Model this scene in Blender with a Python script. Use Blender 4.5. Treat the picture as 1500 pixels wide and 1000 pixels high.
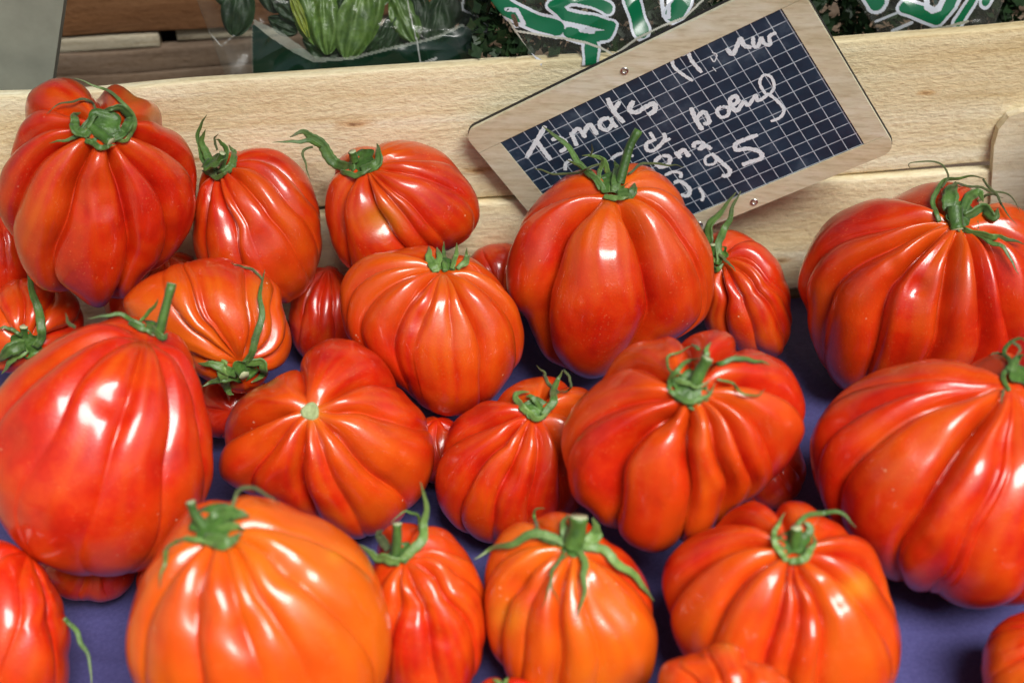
import bpy, math, random
import numpy as np
from math import sin, cos, pi, radians
from mathutils import Vector, Matrix
from mathutils.bvhtree import BVHTree

for _o in list(bpy.data.objects):
    bpy.data.objects.remove(_o, do_unlink=True)
SC = bpy.context.scene
COL = SC.collection
random.seed(7)
RNG = np.random.default_rng(11)

# ------------------------------------------------------------------ camera
FPX = 2083.0                                   # focal length in photo pixels (50 mm on 36 mm, 1500 px wide)
PITCH, ROLL = radians(38), radians(3.8)
FW = np.array([0, cos(PITCH), -sin(PITCH)])
_u0 = np.array([0, sin(PITCH), cos(PITCH)])
_r0 = np.array([1.0, 0, 0])
RT = cos(ROLL) * _r0 - sin(ROLL) * _u0
UP = cos(ROLL) * _u0 + sin(ROLL) * _r0
CAM = np.array([0, 0, 0.05]) - 0.75 * FW
cd = bpy.data.cameras.new('camera')
cam = bpy.data.objects.new('camera', cd)
COL.objects.link(cam)
cam.matrix_world = Matrix(((RT[0], UP[0], -FW[0], CAM[0]), (RT[1], UP[1], -FW[1], CAM[1]),
                           (RT[2], UP[2], -FW[2], CAM[2]), (0, 0, 0, 1)))
cd.lens = 50
cd.sensor_width = 36
cd.clip_start = 0.01
cd.clip_end = 100
cd.dof.use_dof = True
cd.dof.focus_distance = 0.735
cd.dof.aperture_fstop = 5.9
SC.camera = cam

# ------------------------------------------------------------------ daylight
SUN_EL, SUN_AZ = radians(59), radians(146)     # azimuth from +Y, clockwise: high, behind the camera, a little right
w = bpy.data.worlds.new('World')
SC.world = w
w.use_nodes = True
wn = w.node_tree
bg = wn.nodes['Background']
sky = wn.nodes.new('ShaderNodeTexSky')
sky.sky_type = 'NISHITA'
sky.sun_disc = False
sky.sun_elevation = SUN_EL
sky.sun_rotation = SUN_AZ
sky.dust_density = 4.0
sky.ozone_density = 1.0
hs = wn.nodes.new('ShaderNodeHueSaturation')       # thin overcast: a paler, less blue sky
hs.inputs['Saturation'].default_value = 0.55
wn.links.new(sky.outputs[0], hs.inputs['Color'])
wn.links.new(hs.outputs[0], bg.inputs[0])
bg.inputs[1].default_value = 0.05
sl = bpy.data.lights.new('sun', 'SUN')
sl.energy = 4.5
sl.angle = radians(33)
sl.color = (1.0, 0.98, 0.95)
sun = bpy.data.objects.new('sun', sl)
COL.objects.link(sun)
sdir = Vector((sin(SUN_AZ) * cos(SUN_EL), cos(SUN_AZ) * cos(SUN_EL), sin(SUN_EL)))
sun.rotation_euler = sdir.to_track_quat('Z', 'Y').to_euler()
sun.location = sdir * 3
SC.view_settings.view_transform = 'Standard'
SC.view_settings.look = 'None'
SC.view_settings.gamma = 1
SC.view_settings.exposure = 0.66
SC.cycles.max_bounces = 8
SC.cycles.transparent_max_bounces = 16

# ------------------------------------------------------------------ helpers
def ray(px, py):
    return (px - 750) / FPX * RT - (py - 500) / FPX * UP + FW
def at_y(px, py, y):
    v = ray(px, py)
    return CAM + v * ((y - CAM[1]) / v[1])
def at_plane(px, py, p0, n):
    v = ray(px, py)
    return CAM + v * (((p0 - CAM) @ n) / (v @ n))
def unit(v):
    return v / np.linalg.norm(v)
def sstep(a, b, x):
    t = np.clip((x - a) / (b - a), 0, 1)
    return t * t * (3 - 2 * t)

def mesh_obj(name, verts, faces, mat=None, parent=None, smooth=True, attr=None):
    me = bpy.data.meshes.new(name)
    verts = np.asarray(verts, float)
    if parent is not None:
        base = parent
        off = np.zeros(3)
        while base is not None:
            off = off + np.array(base.location)
            base = base.parent
        verts = verts - off
    me.from_pydata(verts.tolist(), [], [tuple(f) for f in faces])
    me.polygons.foreach_set('use_smooth', [smooth] * len(me.polygons))
    if attr:
        for an, arr in attr.items():
            ca = me.color_attributes.new(an, 'FLOAT_COLOR', 'POINT')
            ca.data.foreach_set('color', np.asarray(arr, float).ravel())
    me.update()
    o = bpy.data.objects.new(name, me)
    COL.objects.link(o)
    if mat: me.materials.append(mat)
    if parent is not None: o.parent = parent
    return o
def thing(name, label, cat, loc, group=None):
    o = bpy.data.objects.new(name, None)
    o.empty_display_size = 0.01
    COL.objects.link(o)
    o.location = loc
    o['label'] = label
    o['category'] = cat
    if group: o['group'] = group
    return o
def grid_faces(nu, nv, wrap_u=False, off=0):
    f = []
    for j in range(nv - 1):
        for i in range(nu if wrap_u else nu - 1):
            i2 = (i + 1) % nu
            f.append((off + j * nu + i, off + j * nu + i2, off + (j + 1) * nu + i2, off + (j + 1) * nu + i))
    return f
def catmull(pts, n):
    p = np.asarray(pts, float)
    if len(p) == 2:
        t = np.linspace(0, 1, n)[:, None]
        return p[0] * (1 - t) + p[1] * t
    q = np.vstack([2 * p[0] - p[1], p, 2 * p[-1] - p[-2]])
    seg = len(p) - 1
    out = []
    for s in np.linspace(0, seg - 1e-9, n):
        i = int(s); t = s - i
        a, b, c, d = q[i:i + 4]
        out.append(0.5 * (2 * b + (c - a) * t + (2 * a - 5 * b + 4 * c - d) * t * t + (3 * b - a - 3 * c + d) * t ** 3))
    return np.array(out)
class Lump:                                     # cheap smooth 3-D noise: a sum of random waves
    def __init__(self, seed, freq, n=14):
        r = np.random.default_rng(seed)
        d = r.normal(size=(n, 3)); d /= np.linalg.norm(d, axis=1)[:, None]
        self.k = d * (freq * r.uniform(.6, 1.6, n))[:, None]
        self.p = r.uniform(0, 2 * pi, n)
        self.n = n
    def __call__(self, P):
        return np.sin(P @ self.k.T + self.p).sum(-1) / math.sqrt(self.n)

# ------------------------------------------------------------------ materials
def new_mat(name):
    m = bpy.data.materials.new(name)
    m.use_nodes = True
    nt = m.node_tree
    return m, nt, nt.nodes['Principled BSDF']
def N(nt, t, **kw):
    n = nt.nodes.new(t)
    for k, v in kw.items(): setattr(n, k, v)
    return n
def noise(nt, vec, scale, detail=3, rough=.5):
    n = N(nt, 'ShaderNodeTexNoise')
    n.inputs['Scale'].default_value = scale
    n.inputs['Detail'].default_value = detail
    n.inputs['Roughness'].default_value = rough
    if vec is not None: nt.links.new(vec, n.inputs['Vector'])
    return n
def ramp(nt, fac, stops):
    r = N(nt, 'ShaderNodeValToRGB')
    el = r.color_ramp.elements
    while len(el) < len(stops): el.new(.5)
    for e, (p, c) in zip(el, stops):
        e.position = p
        e.color = (*c, 1) if len(c) == 3 else c
    nt.links.new(fac, r.inputs[0])
    return r
def mixc(nt, fac, a, b, mode='MIX'):
    m = N(nt, 'ShaderNodeMix', data_type='RGBA', blend_type=mode)
    if isinstance(fac, (int, float)): m.inputs[0].default_value = fac
    else: nt.links.new(fac, m.inputs[0])
    for i, v in ((6, a), (7, b)):
        if isinstance(v, tuple): m.inputs[i].default_value = (*v, 1)
        else: nt.links.new(v, m.inputs[i])
    return m.outputs[2]
def mapping(nt, scale, coord='Object'):
    tc = N(nt, 'ShaderNodeTexCoord')
    mp = N(nt, 'ShaderNodeMapping')
    mp.inputs['Scale'].default_value = scale
    nt.links.new(tc.outputs[coord], mp.inputs[0])
    return mp.outputs[0]
def bump(nt, b, h, strength, dist):
    bp = N(nt, 'ShaderNodeBump')
    bp.inputs['Strength'].default_value = strength
    bp.inputs['Distance'].default_value = dist
    nt.links.new(h, bp.inputs['Height'])
    nt.links.new(bp.outputs[0], b.inputs['Normal'])

def make_tomato_mat():
    m, nt, b = new_mat('tomato_skin')
    a = N(nt, 'ShaderNodeAttribute', attribute_name='tint')
    sp = N(nt, 'ShaderNodeSeparateColor')
    nt.links.new(a.outputs['Color'], sp.inputs[0])
    v = mapping(nt, (1, 1, 1))
    n1 = noise(nt, v, 55, 4, .6)
    red = ramp(nt, n1.outputs[0], [(.28, (.42, .008, .002)), (.5, (.55, .018, .002)), (.74, (.63, .048, .004))]).outputs[0]
    c = mixc(nt, sp.outputs[0], red, (.68, .130, .005))
    c = mixc(nt, sp.outputs[1], c, (.62, .33, .02))
    # pale pinpoint freckles of the skin
    vo = N(nt, 'ShaderNodeTexVoronoi', feature='F1')
    vo.inputs['Scale'].default_value = 520
    nt.links.new(v, vo.inputs['Vector'])
    fr = ramp(nt, vo.outputs['Distance'], [(.12, (1, 1, 1)), (.27, (0, 0, 0))])
    n2 = noise(nt, v, 130, 2)
    fm = ramp(nt, n2.outputs[0], [(.46, (.02, .02, .02)), (.72, (.24, .24, .24))])
    mm = mixc(nt, 1.0, fr.outputs[0], fm.outputs[0], 'MULTIPLY')
    c = mixc(nt, mm, c, (.85, .34, .12))
    vo2 = N(nt, 'ShaderNodeTexVoronoi', feature='F1')
    vo2.inputs['Scale'].default_value = 210
    nt.links.new(v, vo2.inputs['Vector'])
    sc_ = ramp(nt, vo2.outputs['Distance'], [(.07, (1, 1, 1)), (.15, (0, 0, 0))])
    n5 = noise(nt, v, 48, 3)
    sm_ = ramp(nt, n5.outputs[0], [(.60, (0, 0, 0)), (.70, (.8, .8, .8))])
    c = mixc(nt, mixc(nt, 1.0, sc_.outputs[0], sm_.outputs[0], 'MULTIPLY'), c, (.82, .55, .33))
    nt.links.new(c, b.inputs['Base Color'])
    b.inputs['Roughness'].default_value = .30
    rr = noise(nt, v, 90, 3)
    rm = ramp(nt, rr.outputs[0], [(.3, (.28, .28, .28)), (.75, (.44, .44, .44))])
    nt.links.new(rm.outputs[0], b.inputs['Roughness'])
    b.inputs['Specular IOR Level'].default_value = .38
    b.inputs['Coat Weight'].default_value = .75
    b.inputs['Coat Roughness'].default_value = .13
    b.inputs['Coat IOR'].default_value = 1.45
    b.inputs['Subsurface Weight'].default_value = .12
    b.inputs['Subsurface Radius'].default_value = (1, .25, .08)
    b.inputs['Subsurface Scale'].default_value = .006
    bn = noise(nt, v, 900, 2)
    bump(nt, b, bn.outputs[0], .26, .0004)
    return m
def make_green(name, c0, c1, rough=.46, sheen=.08):
    m, nt, b = new_mat(name)
    v = mapping(nt, (1, 1, 1))
    n1 = noise(nt, v, 160, 4, .65)
    c = ramp(nt, n1.outputs[0], [(.32, c0), (.68, c1)]).outputs[0]
    n7 = noise(nt, v, 38, 3)
    c = mixc(nt, .8, c, ramp(nt, n7.outputs[0], [(.35, (.55, .60, .50)), (.65, (1.25, 1.2, .9))]).outputs[0], 'MULTIPLY')
    ta = N(nt, 'ShaderNodeAttribute', attribute_name='age')
    ts = N(nt, 'ShaderNodeSeparateColor'); nt.links.new(ta.outputs['Color'], ts.inputs[0])
    c = mixc(nt, ts.outputs[0], c, (.085, .065, .025))
    c = mixc(nt, ts.outputs[1], c, (.24, .36, .12))
    nt.links.new(c, b.inputs['Base Color'])
    b.inputs['Roughness'].default_value = rough
    b.inputs['Sheen Weight'].default_value = sheen
    bn = noise(nt, v, 700, 3)
    bump(nt, b, bn.outputs[0], .5, .0006)
    return m
def make_wood(name, dark, mid, light, along=6, across=120, rough=.75, fuzz=.6, axis=0, streak=.4, knots=()):
    m, nt, b = new_mat(name)
    def nz(al, ac, det, r=.6):
        sc = [ac] * 3; sc[axis] = al
        return noise(nt, mapping(nt, tuple(sc)), 1.0, det, r)
    n1 = nz(along, across, 5)                    # growth rings
    n2 = nz(190, 420, 4, .7)                     # torn fibres left by the saw
    n3 = nz(2.2, 26, 3)                          # broad warm bands
    n4 = nz(30, 700, 3)                          # fine pores
    c = ramp(nt, n1.outputs[0], [(.28, dark), (.5, mid), (.72, light)]).outputs[0]
    c = mixc(nt, streak, c, ramp(nt, n2.outputs[0], [(.33, (.62, .53, .42)), (.56, (1, 1, 1))]).outputs[0], 'MULTIPLY')
    c = mixc(nt, .7, c, ramp(nt, n3.outputs[0], [(.34, (.88, .76, .58)), (.58, (1, 1, 1))]).outputs[0], 'MULTIPLY')
    c = mixc(nt, .35, c, ramp(nt, n4.outputs[0], [(.36, (.70, .60, .48)), (.5, (1, 1, 1))]).outputs[0], 'MULTIPLY')
    n6 = nz(5, 22, 4, .65)                       # grubby patches
    c = mixc(nt, .4, c, ramp(nt, n6.outputs[0], [(.32, (.70, .60, .48)), (.52, (1, 1, 1))]).outputs[0], 'MULTIPLY')
    for (kx, kz, kr) in knots:
        tc = N(nt, 'ShaderNodeTexCoord')
        mp = N(nt, 'ShaderNodeMapping', vector_type='POINT')
        mp.inputs['Scale'].default_value = (.28, 0, 1)
        mp.inputs['Location'].default_value = (-kx * .28, 0, -kz)
        nt.links.new(tc.outputs['Object'], mp.inputs[0])
        ln = N(nt, 'ShaderNodeVectorMath', operation='LENGTH'); nt.links.new(mp.outputs[0], ln.inputs[0])
        ad = N(nt, 'ShaderNodeMath', operation='MULTIPLY_ADD'); nt.links.new(n2.outputs[0], ad.inputs[0]); ad.inputs[1].default_value = kr * .9; nt.links.new(ln.outputs['Value'], ad.inputs[2])
        dv = N(nt, 'ShaderNodeMath', operation='DIVIDE'); nt.links.new(ad.outputs[0], dv.inputs[0]); dv.inputs[1].default_value = kr * 2
        c = mixc(nt, .85, c, ramp(nt, dv.outputs[0], [(.30, (.36, .20, .10)), (.42, (.78, .58, .40)), (.8, (1, 1, 1))]).outputs[0], 'MULTIPLY')
    nt.links.new(c, b.inputs['Base Color'])
    b.inputs['Roughness'].default_value = rough
    b.inputs['Specular IOR Level'].default_value = .2
    bump(nt, b, n2.outputs[0], fuzz, .0018)
    return m
def make_plain(name, col, rough=.5, metal=0, var=.15, scale=60):
    m, nt, b = new_mat(name)
    n1 = noise(nt, mapping(nt, (1, 1, 1)), scale, 4, .6)
    lo = tuple(x * (1 - var) for x in col); hi = tuple(min(1, x * (1 + var)) for x in col)
    nt.links.new(ramp(nt, n1.outputs[0], [(.3, lo), (.7, hi)]).outputs[0], b.inputs['Base Color'])
    b.inputs['Roughness'].default_value = rough
    b.inputs['Metallic'].default_value = metal
    return m
def make_slate():
    m, nt, b = new_mat('slate')
    uv = N(nt, 'ShaderNodeAttribute', attribute_name='cell')
    sp = N(nt, 'ShaderNodeSeparateColor'); nt.links.new(uv.outputs['Color'], sp.inputs[0])
    def line(sock, wd):
        f = N(nt, 'ShaderNodeMath', operation='FRACT'); nt.links.new(sock, f.inputs[0])
        s = N(nt, 'ShaderNodeMath', operation='SUBTRACT'); nt.links.new(f.outputs[0], s.inputs[0]); s.inputs[1].default_value = .5
        a = N(nt, 'ShaderNodeMath', operation='ABSOLUTE'); nt.links.new(s.outputs[0], a.inputs[0])
        g = N(nt, 'ShaderNodeMath', operation='GREATER_THAN'); nt.links.new(a.outputs[0], g.inputs[0]); g.inputs[1].default_value = .5 - wd
        return g.outputs[0]
    mx = N(nt, 'ShaderNodeMath', operation='MAXIMUM')
    nt.links.new(line(sp.outputs[0], .029), mx.inputs[0]); nt.links.new(line(sp.outputs[1], .032), mx.inputs[1])
    v = mapping(nt, (1, 1, 1))
    n1 = noise(nt, v, 45, 5, .65)
    base = ramp(nt, n1.outputs[0], [(.3, (.009, .023, .044)), (.55, (.018, .045, .080)), (.82, (.10, .15, .20))]).outputs[0]
    n2 = noise(nt, v, 300, 3)
    lc = ramp(nt, n2.outputs[0], [(.3, (.34, .43, .50)), (.65, (.60, .72, .78))]).outputs[0]
    nt.links.new(mixc(nt, mx.outputs[0], base, lc), b.inputs['Base Color'])
    b.inputs['Roughness'].default_value = .5
    return m
def make_chalk():
    m, nt, b = new_mat('chalk_paint')
    v = mapping(nt, (1, 1, 1))
    n1 = noise(nt, v, 420, 4, .7); n2 = noise(nt, v, 1500, 2)
    c = ramp(nt, n1.outputs[0], [(.30, (.55, .66, .72)), (.44, (.84, .95, .98)), (1, (.86, .95, .97))]).outputs[0]
    c = mixc(nt, .3, c, ramp(nt, n2.outputs[0], [(.36, (.45, .5, .55)), (.48, (1, 1, 1))]).outputs[0], 'MULTIPLY')
    nt.links.new(c, b.inputs['Base Color'])
    b.inputs['Roughness'].default_value = .9
    return m
def make_film():
    m, nt, b = new_mat('printed_film')
    a = N(nt, 'ShaderNodeAttribute', attribute_name='print')
    nt.links.new(a.outputs['Color'], b.inputs['Base Color'])
    b.inputs['Roughness'].default_value = .22
    b.inputs['Specular IOR Level'].default_value = .6
    tr = N(nt, 'ShaderNodeBsdfTransparent'); tr.inputs[0].default_value = (.96, .97, .96, 1)
    gl = N(nt, 'ShaderNodeBsdfGlossy'); gl.inputs['Roughness'].default_value = .08
    fr = N(nt, 'ShaderNodeFresnel'); fr.inputs[0].default_value = 1.25
    m1 = N(nt, 'ShaderNodeMixShader')
    mu = N(nt, 'ShaderNodeMath', operation='MULTIPLY'); nt.links.new(fr.outputs[0], mu.inputs[0]); mu.inputs[1].default_value = .6
    nt.links.new(mu.outputs[0], m1.inputs[0]); nt.links.new(tr.outputs[0], m1.inputs[1]); nt.links.new(gl.outputs[0], m1.inputs[2])
    m2 = N(nt, 'ShaderNodeMixShader')
    nt.links.new(a.outputs['Alpha'], m2.inputs[0]); nt.links.new(m1.outputs[0], m2.inputs[1]); nt.links.new(b.outputs[0], m2.inputs[2])
    nt.links.new(m2.outputs[0], nt.nodes['Material Output'].inputs['Surface'])
    return m
def make_paper():
    m, nt, b = new_mat('purple_paper')
    v = mapping(nt, (1, 1, 1))
    n1 = noise(nt, v, 500, 4, .7)
    nt.links.new(ramp(nt, n1.outputs[0], [(.3, (.044, .040, .150)), (.7, (.070, .066, .205))]).outputs[0], b.inputs['Base Color'])
    b.inputs['Roughness'].default_value = .85
    n2 = noise(nt, v, 60, 3)
    bump(nt, b, n2.outputs[0], .25, .002)
    return m

M_TOM = make_tomato_mat()
M_SEPAL = make_green('sepal_green', (.030, .085, .012), (.085, .19, .035))
M_SEPAL_L = make_green('sepal_light_green', (.075, .165, .032), (.16, .28, .075))
M_SEPAL_D = make_green('sepal_dry', (.045, .055, .020), (.10, .12, .05), .8)
M_CUT = make_plain('cut_stalk_end', (.42, .46, .26), .7)
M_SCAR = make_plain('stem_scar', (.30, .36, .16), .7, 0, .3, 600)
M_PINE = make_wood('raw_pine', (.78, .66, .39), (.90, .82, .55), (.95, .91, .68), fuzz=.65, streak=.38, knots=[(-.078, .1525, .0034), (-.012, .118, .0026), (.235, .148, .002), (-.17, .137, .002), (.16, .045, .003)])
M_PALE = make_wood('pale_pine', (.70, .63, .44), (.82, .77, .58), (.88, .85, .69), fuzz=.4, streak=.3)
M_SIGNW = make_wood('sign_frame_wood', (.62, .60, .42), (.76, .76, .58), (.83, .84, .70), along=14, across=300, rough=.5, fuzz=.05, streak=.1)
M_OLD = make_wood('weathered_brown_wood', (.17, .078, .034), (.27, .13, .058), (.35, .185, .085))
M_OLDGREY = make_wood('weathered_grey_wood', (.17, .12, .085), (.27, .20, .145), (.36, .28, .21))
M_GREY = make_plain('grey_board', (.27, .28, .22), .8, 0, .18, 35)
M_OLDPALE = make_wood('dull_pale_wood', (.46, .41, .29), (.58, .52, .38), (.64, .58, .44))
M_DARKEDGE = make_plain('sign_backing', (.02, .018, .016), .7)
M_TABLE = make_plain('table_board', (.035, .03, .027), .8)
M_SLATE = make_slate()
M_CHALK = make_chalk()
M_STEEL = make_plain('steel_rivet', (.55, .55, .55), .3, 1)
M_HOLE = make_plain('rivet_hole', (.03, .03, .03), .6)
M_FILM = make_film()
M_PAPER = make_paper()
M_LEAF = make_green('salad_leaf', (.030, .080, .010), (.115, .21, .045), .35, 0)
M_LEAFY = make_green('yellow_leaf', (.16, .20, .025), (.30, .36, .06), .4, 0)
M_LEAFD = make_green('dark_leaf', (.006, .022, .007), (.018, .05, .014), .55, 0)  # dark green, made darker to carry the shade behind the rim
# ------------------------------------------------------------------ the place
YW = 0.0956                                    # inner face of the crate's back wall
def box(name, x0, x1, y0, y1, z0, z1, mat, parent, nx=60, nz=8, rough=.0006, seed=0, bev=.0012):
    """a sawn board: a box whose long faces are divided and whose edges are slightly ragged and rounded"""
    L = Lump(seed + 50, 60); L2 = Lump(seed + 51, 14)
    prof = []                                   # outline in (y, z), rounded corners
    zs = np.linspace(z0 + bev, z1 - bev, nz)
    prof += [(y0, z) for z in zs]
    prof += [(y0 + bev * .3, z1 - bev * .3), (y0 + bev, z1), ((y0 + y1) / 2, z1), (y1 - bev, z1), (y1 - bev * .3, z1 - bev * .3)]
    prof += [(y1, z) for z in zs[::-1]]
    prof += [(y1 - bev * .3, z0 + bev * .3), (y1 - bev, z0), (y0 + bev, z0), (y0 + bev * .3, z0 + bev * .3)]
    prof = np.array(prof)
    xs = np.linspace(x0, x1, nx)
    vs = np.array([[x, p[0], p[1]] for x in xs for p in prof])
    n1, n2 = L(vs), L2(vs)
    vs[:, 1] += rough * .5 * n1
    vs[:, 2] += rough * (n1 + 1.2 * n2) * (np.abs(vs[:, 2] - (z0 + z1) / 2) > (z1 - z0) * .42)
    m = len(prof)
    fs = grid_faces(m, nx, True)
    fs.append(tuple(range(m))[::-1]); fs.append(tuple((nx - 1) * m + q for q in range(m)))
    return mesh_obj(name, vs, fs, mat, parent)

def poly_prism(name, pts2, P, h0, h1, mat, parent, smooth=False):
    """extrude a polygon given in a plane's own coordinates; P(i, j, h) maps to the world"""
    n = len(pts2)
    vs = [P(a, b, h0) for a, b in pts2] + [P(a, b, h1) for a, b in pts2]
    fs = [tuple(range(n))[::-1], tuple(range(n, 2 * n))] + [(q, (q + 1) % n, n + (q + 1) % n, n + q) for q in range(n)]
    return mesh_obj(name, vs, fs, mat, parent, smooth)

# table under everything
tb = mesh_obj('table_top', [(-1.2, -.75, -.022), (1.2, -.75, -.022), (1.2, .95, -.022), (-1.2, .95, -.022)], [(0, 1, 2, 3)], M_TABLE, None, False)
tb['kind'] = 'structure'

# the crate with the tomatoes
crate = thing('wooden_crate', 'raw pine crate with two sawn back slats holding the tomatoes', 'crate', (0, YW, -.02))
box('back_slat', -.312, .325, YW, YW + .0075, .0790, .1625, M_PINE, crate, 160, 14, .0007, 1)
box('back_slat', -.312, .325, YW - .0035, YW + .004, .003, .0770, M_PINE, crate, 160, 12, .0007, 2)
for i, (ya, yb) in enumerate(((-.335, -.265), (-.25, -.165), (-.155, -.07), (-.06, .02), (.03, .094))):
    box('floor_board', -.312, .325, ya, yb, -.0195, -.006, M_PINE, crate, 30, 4, .0005, 10 + i)
def side_board(x0, x1, z0, z1, seed):            # the crate's short sides, just outside the picture
    o = box('side_slat', -.338, YW - .001, -x1, -x0, z0, z1, M_PINE, None, 60, 8, .0006, seed)
    o.data.transform(Matrix.Rotation(pi / 2, 4, 'Z'))
    o.data.transform(Matrix.Translation(-Vector(crate.location)))
    o.parent = crate
side_board(-.3205, -.3130, .0785, .1625, 41); side_board(-.3205, -.3130, .003, .0755, 42)
side_board(.3260, .3335, .0785, .1625, 43); side_board(.3260, .3335, .003, .0755, 44)
box('front_slat', -.3205, .3335, -.3465, -.339, .003, .0755, M_PINE, crate, 80, 8, .0006, 45)
box('front_slat', -.3205, .3335, -.3465, -.339, .0785, .1605, M_PINE, crate, 80, 8, .0006, 46)
# corner post with rounded shoulder
_e = [at_y(1449, 330, YW - .006), at_y(1456, 215, YW - .006), at_y(1463, 190, YW - .006), at_y(1478, 172, YW - .006), at_y(1496, 165, YW - .006), at_y(1560, 158, YW - .006)]
_pp = [(p[0], p[2]) for p in _e] + [(.322, .005), (_e[0][0] - .004, .005)]
poly_prism('corner_post', _pp[::-1], lambda a, b, h: np.array([a, YW - .0060 + h, b]), 0, .0055, M_PALE, crate)

# purple paper lining the crate floor, slightly creased
_nx, _ny = 300, 210
_L = Lump(77, 40); _L2 = Lump(78, 110)
_v = []
for jy in range(_ny):
    for ix in range(_nx):
        x = -.311 + .635 * ix / (_nx - 1); y = -.336 + (.336 + YW - .003) * jy / (_ny - 1)
        p = np.array([x, y, 0.0])
        fold = sum(.0011 * math.exp(-abs(x * ca_ + y * sa_ - o_) / .0035) for ca_, sa_, o_ in ((.94, .34, .165), (.20, .98, -.19), (.99, -.12, -.02), (.3, .95, .02)))
        _v.append((x, y, fold - .0036 + .0008 * float(_L(p)) + .0003 * float(_L2(p))))
paper = mesh_obj('paper_liner', _v, grid_faces(_nx, _ny), M_PAPER, None)
paper['label'] = 'creased purple paper lining the floor of the tomato crate'
paper['category'] = 'paper'

# ------------------------------------------------------------------ chalkboard price sign (measured from its corners: 16.7 x 9.6 cm of 8 mm squares)
BO = np.array([.00093828, .08231672, .12287458])
BA = np.array([.00669135, -.00162057, .00397952])
BB_ = np.array([.00412332, .00032534, -.0068015])
BN = -unit(np.cross(BA, BB_))
if BN @ (CAM - BO) < 0: BN = -BN
def PB(i, j, h=0.0): return BO + BA * i + BB_ * j + BN * h
def board_ij(px, py):
    p = at_plane(px, py, BO, BN) - BO
    G = np.array([[BA @ BA, BA @ BB_], [BA @ BB_, BB_ @ BB_]])
    return np.linalg.solve(G, np.array([p @ BA, p @ BB_]))
sign = thing('chalkboard_sign', 'small wood-framed slate with a white grid and handwritten words, leaning on the crate rim', 'sign', tuple(PB(10, 13.5)))
I0, I1, J0, J1 = -1.78, 22.62, -1.95, 13.45
def rounded(i0, i1, j0, j1, r, corners):
    out = []
    for (ci, cj, a0, on) in ((i0, j0, pi, 'tl' in corners), (i1, j0, 1.5 * pi, 'tr' in corners), (i1, j1, 0, 'br' in corners), (i0, j1, .5 * pi, 'bl' in corners)):
        if not on: out.append((ci, cj)); continue
        xi = ci + r if ci == i0 else ci - r; xj = cj + r if cj == j0 else cj - r
        for q in range(7):
            a = a0 + q / 6 * pi / 2
            out.append((xi + r * cos(a), xj + r * sin(a)))
    return out
poly_prism('backing', rounded(I0 - .05, I1 + .05, J0 - .05, J1 + .05, 1.0, ('tl', 'tr', 'br', 'bl')), PB, -.0032, -.0012, M_DARKEDGE, sign)
rail_mat_h, rail_mat_v = M_SIGNW, M_SIGNW
poly_prism('frame_rail', rounded(I0, I1, J0, -.02, .95, ('tl', 'tr')), PB, -.0012, .0009, rail_mat_h, sign)
poly_prism('frame_rail', rounded(I0, I1, 12.02, J1, .95, ('br', 'bl')), PB, -.0012, .0009, rail_mat_h, sign)
poly_prism('frame_rail', [(I0, -.03 + .05), (-.02, .02), (-.02, 11.98), (I0, 11.98)], PB, -.0012, .0008, rail_mat_v, sign)
poly_prism('frame_rail', [(21.02, .02), (I1, .02), (I1, 11.98), (21.02, 11.98)], PB, -.0012, .0008, rail_mat_v, sign)
_v, _c = [], []
for jj in range(13):
    for ii in range(22):
        _v.append(PB(ii, jj, .0003)); _c.append((ii + .12, jj + .05, 0, 1))
mesh_obj('slate_panel', _v, grid_faces(22, 13), M_SLATE, sign, False, {'cell': _c})
for (px, py) in ((915, 102), (1107, 297), (1026, 329)):
    i, j = board_ij(px, py)
    j = min(max(j, J0 + .6), J1 - .55) if j > 12 else j
    ctr = PB(i, j, .0009); tx = unit(BA); ty = np.cross(BN, tx)
    prof = [(.0021, 0), (.0020, .0006), (.0015, .0008), (.0011, .0003), (.0010, -.0004)]
    vs = [ctr + (tx * cos(a) + ty * sin(a)) * r + BN * h for r, h in prof for a in np.linspace(0, 2 * pi, 20, endpoint=False)]
    rv = mesh_obj('rivet', vs, grid_faces(20, 5, True), M_STEEL, sign)
    vs = [ctr + (tx * cos(a) + ty * sin(a)) * .00105 - BN * .0001 for a in np.linspace(0, 2 * pi, 16, endpoint=False)]
    mesh_obj('rivet_hole', vs, [tuple(range(16))], M_HOLE, rv)
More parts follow.
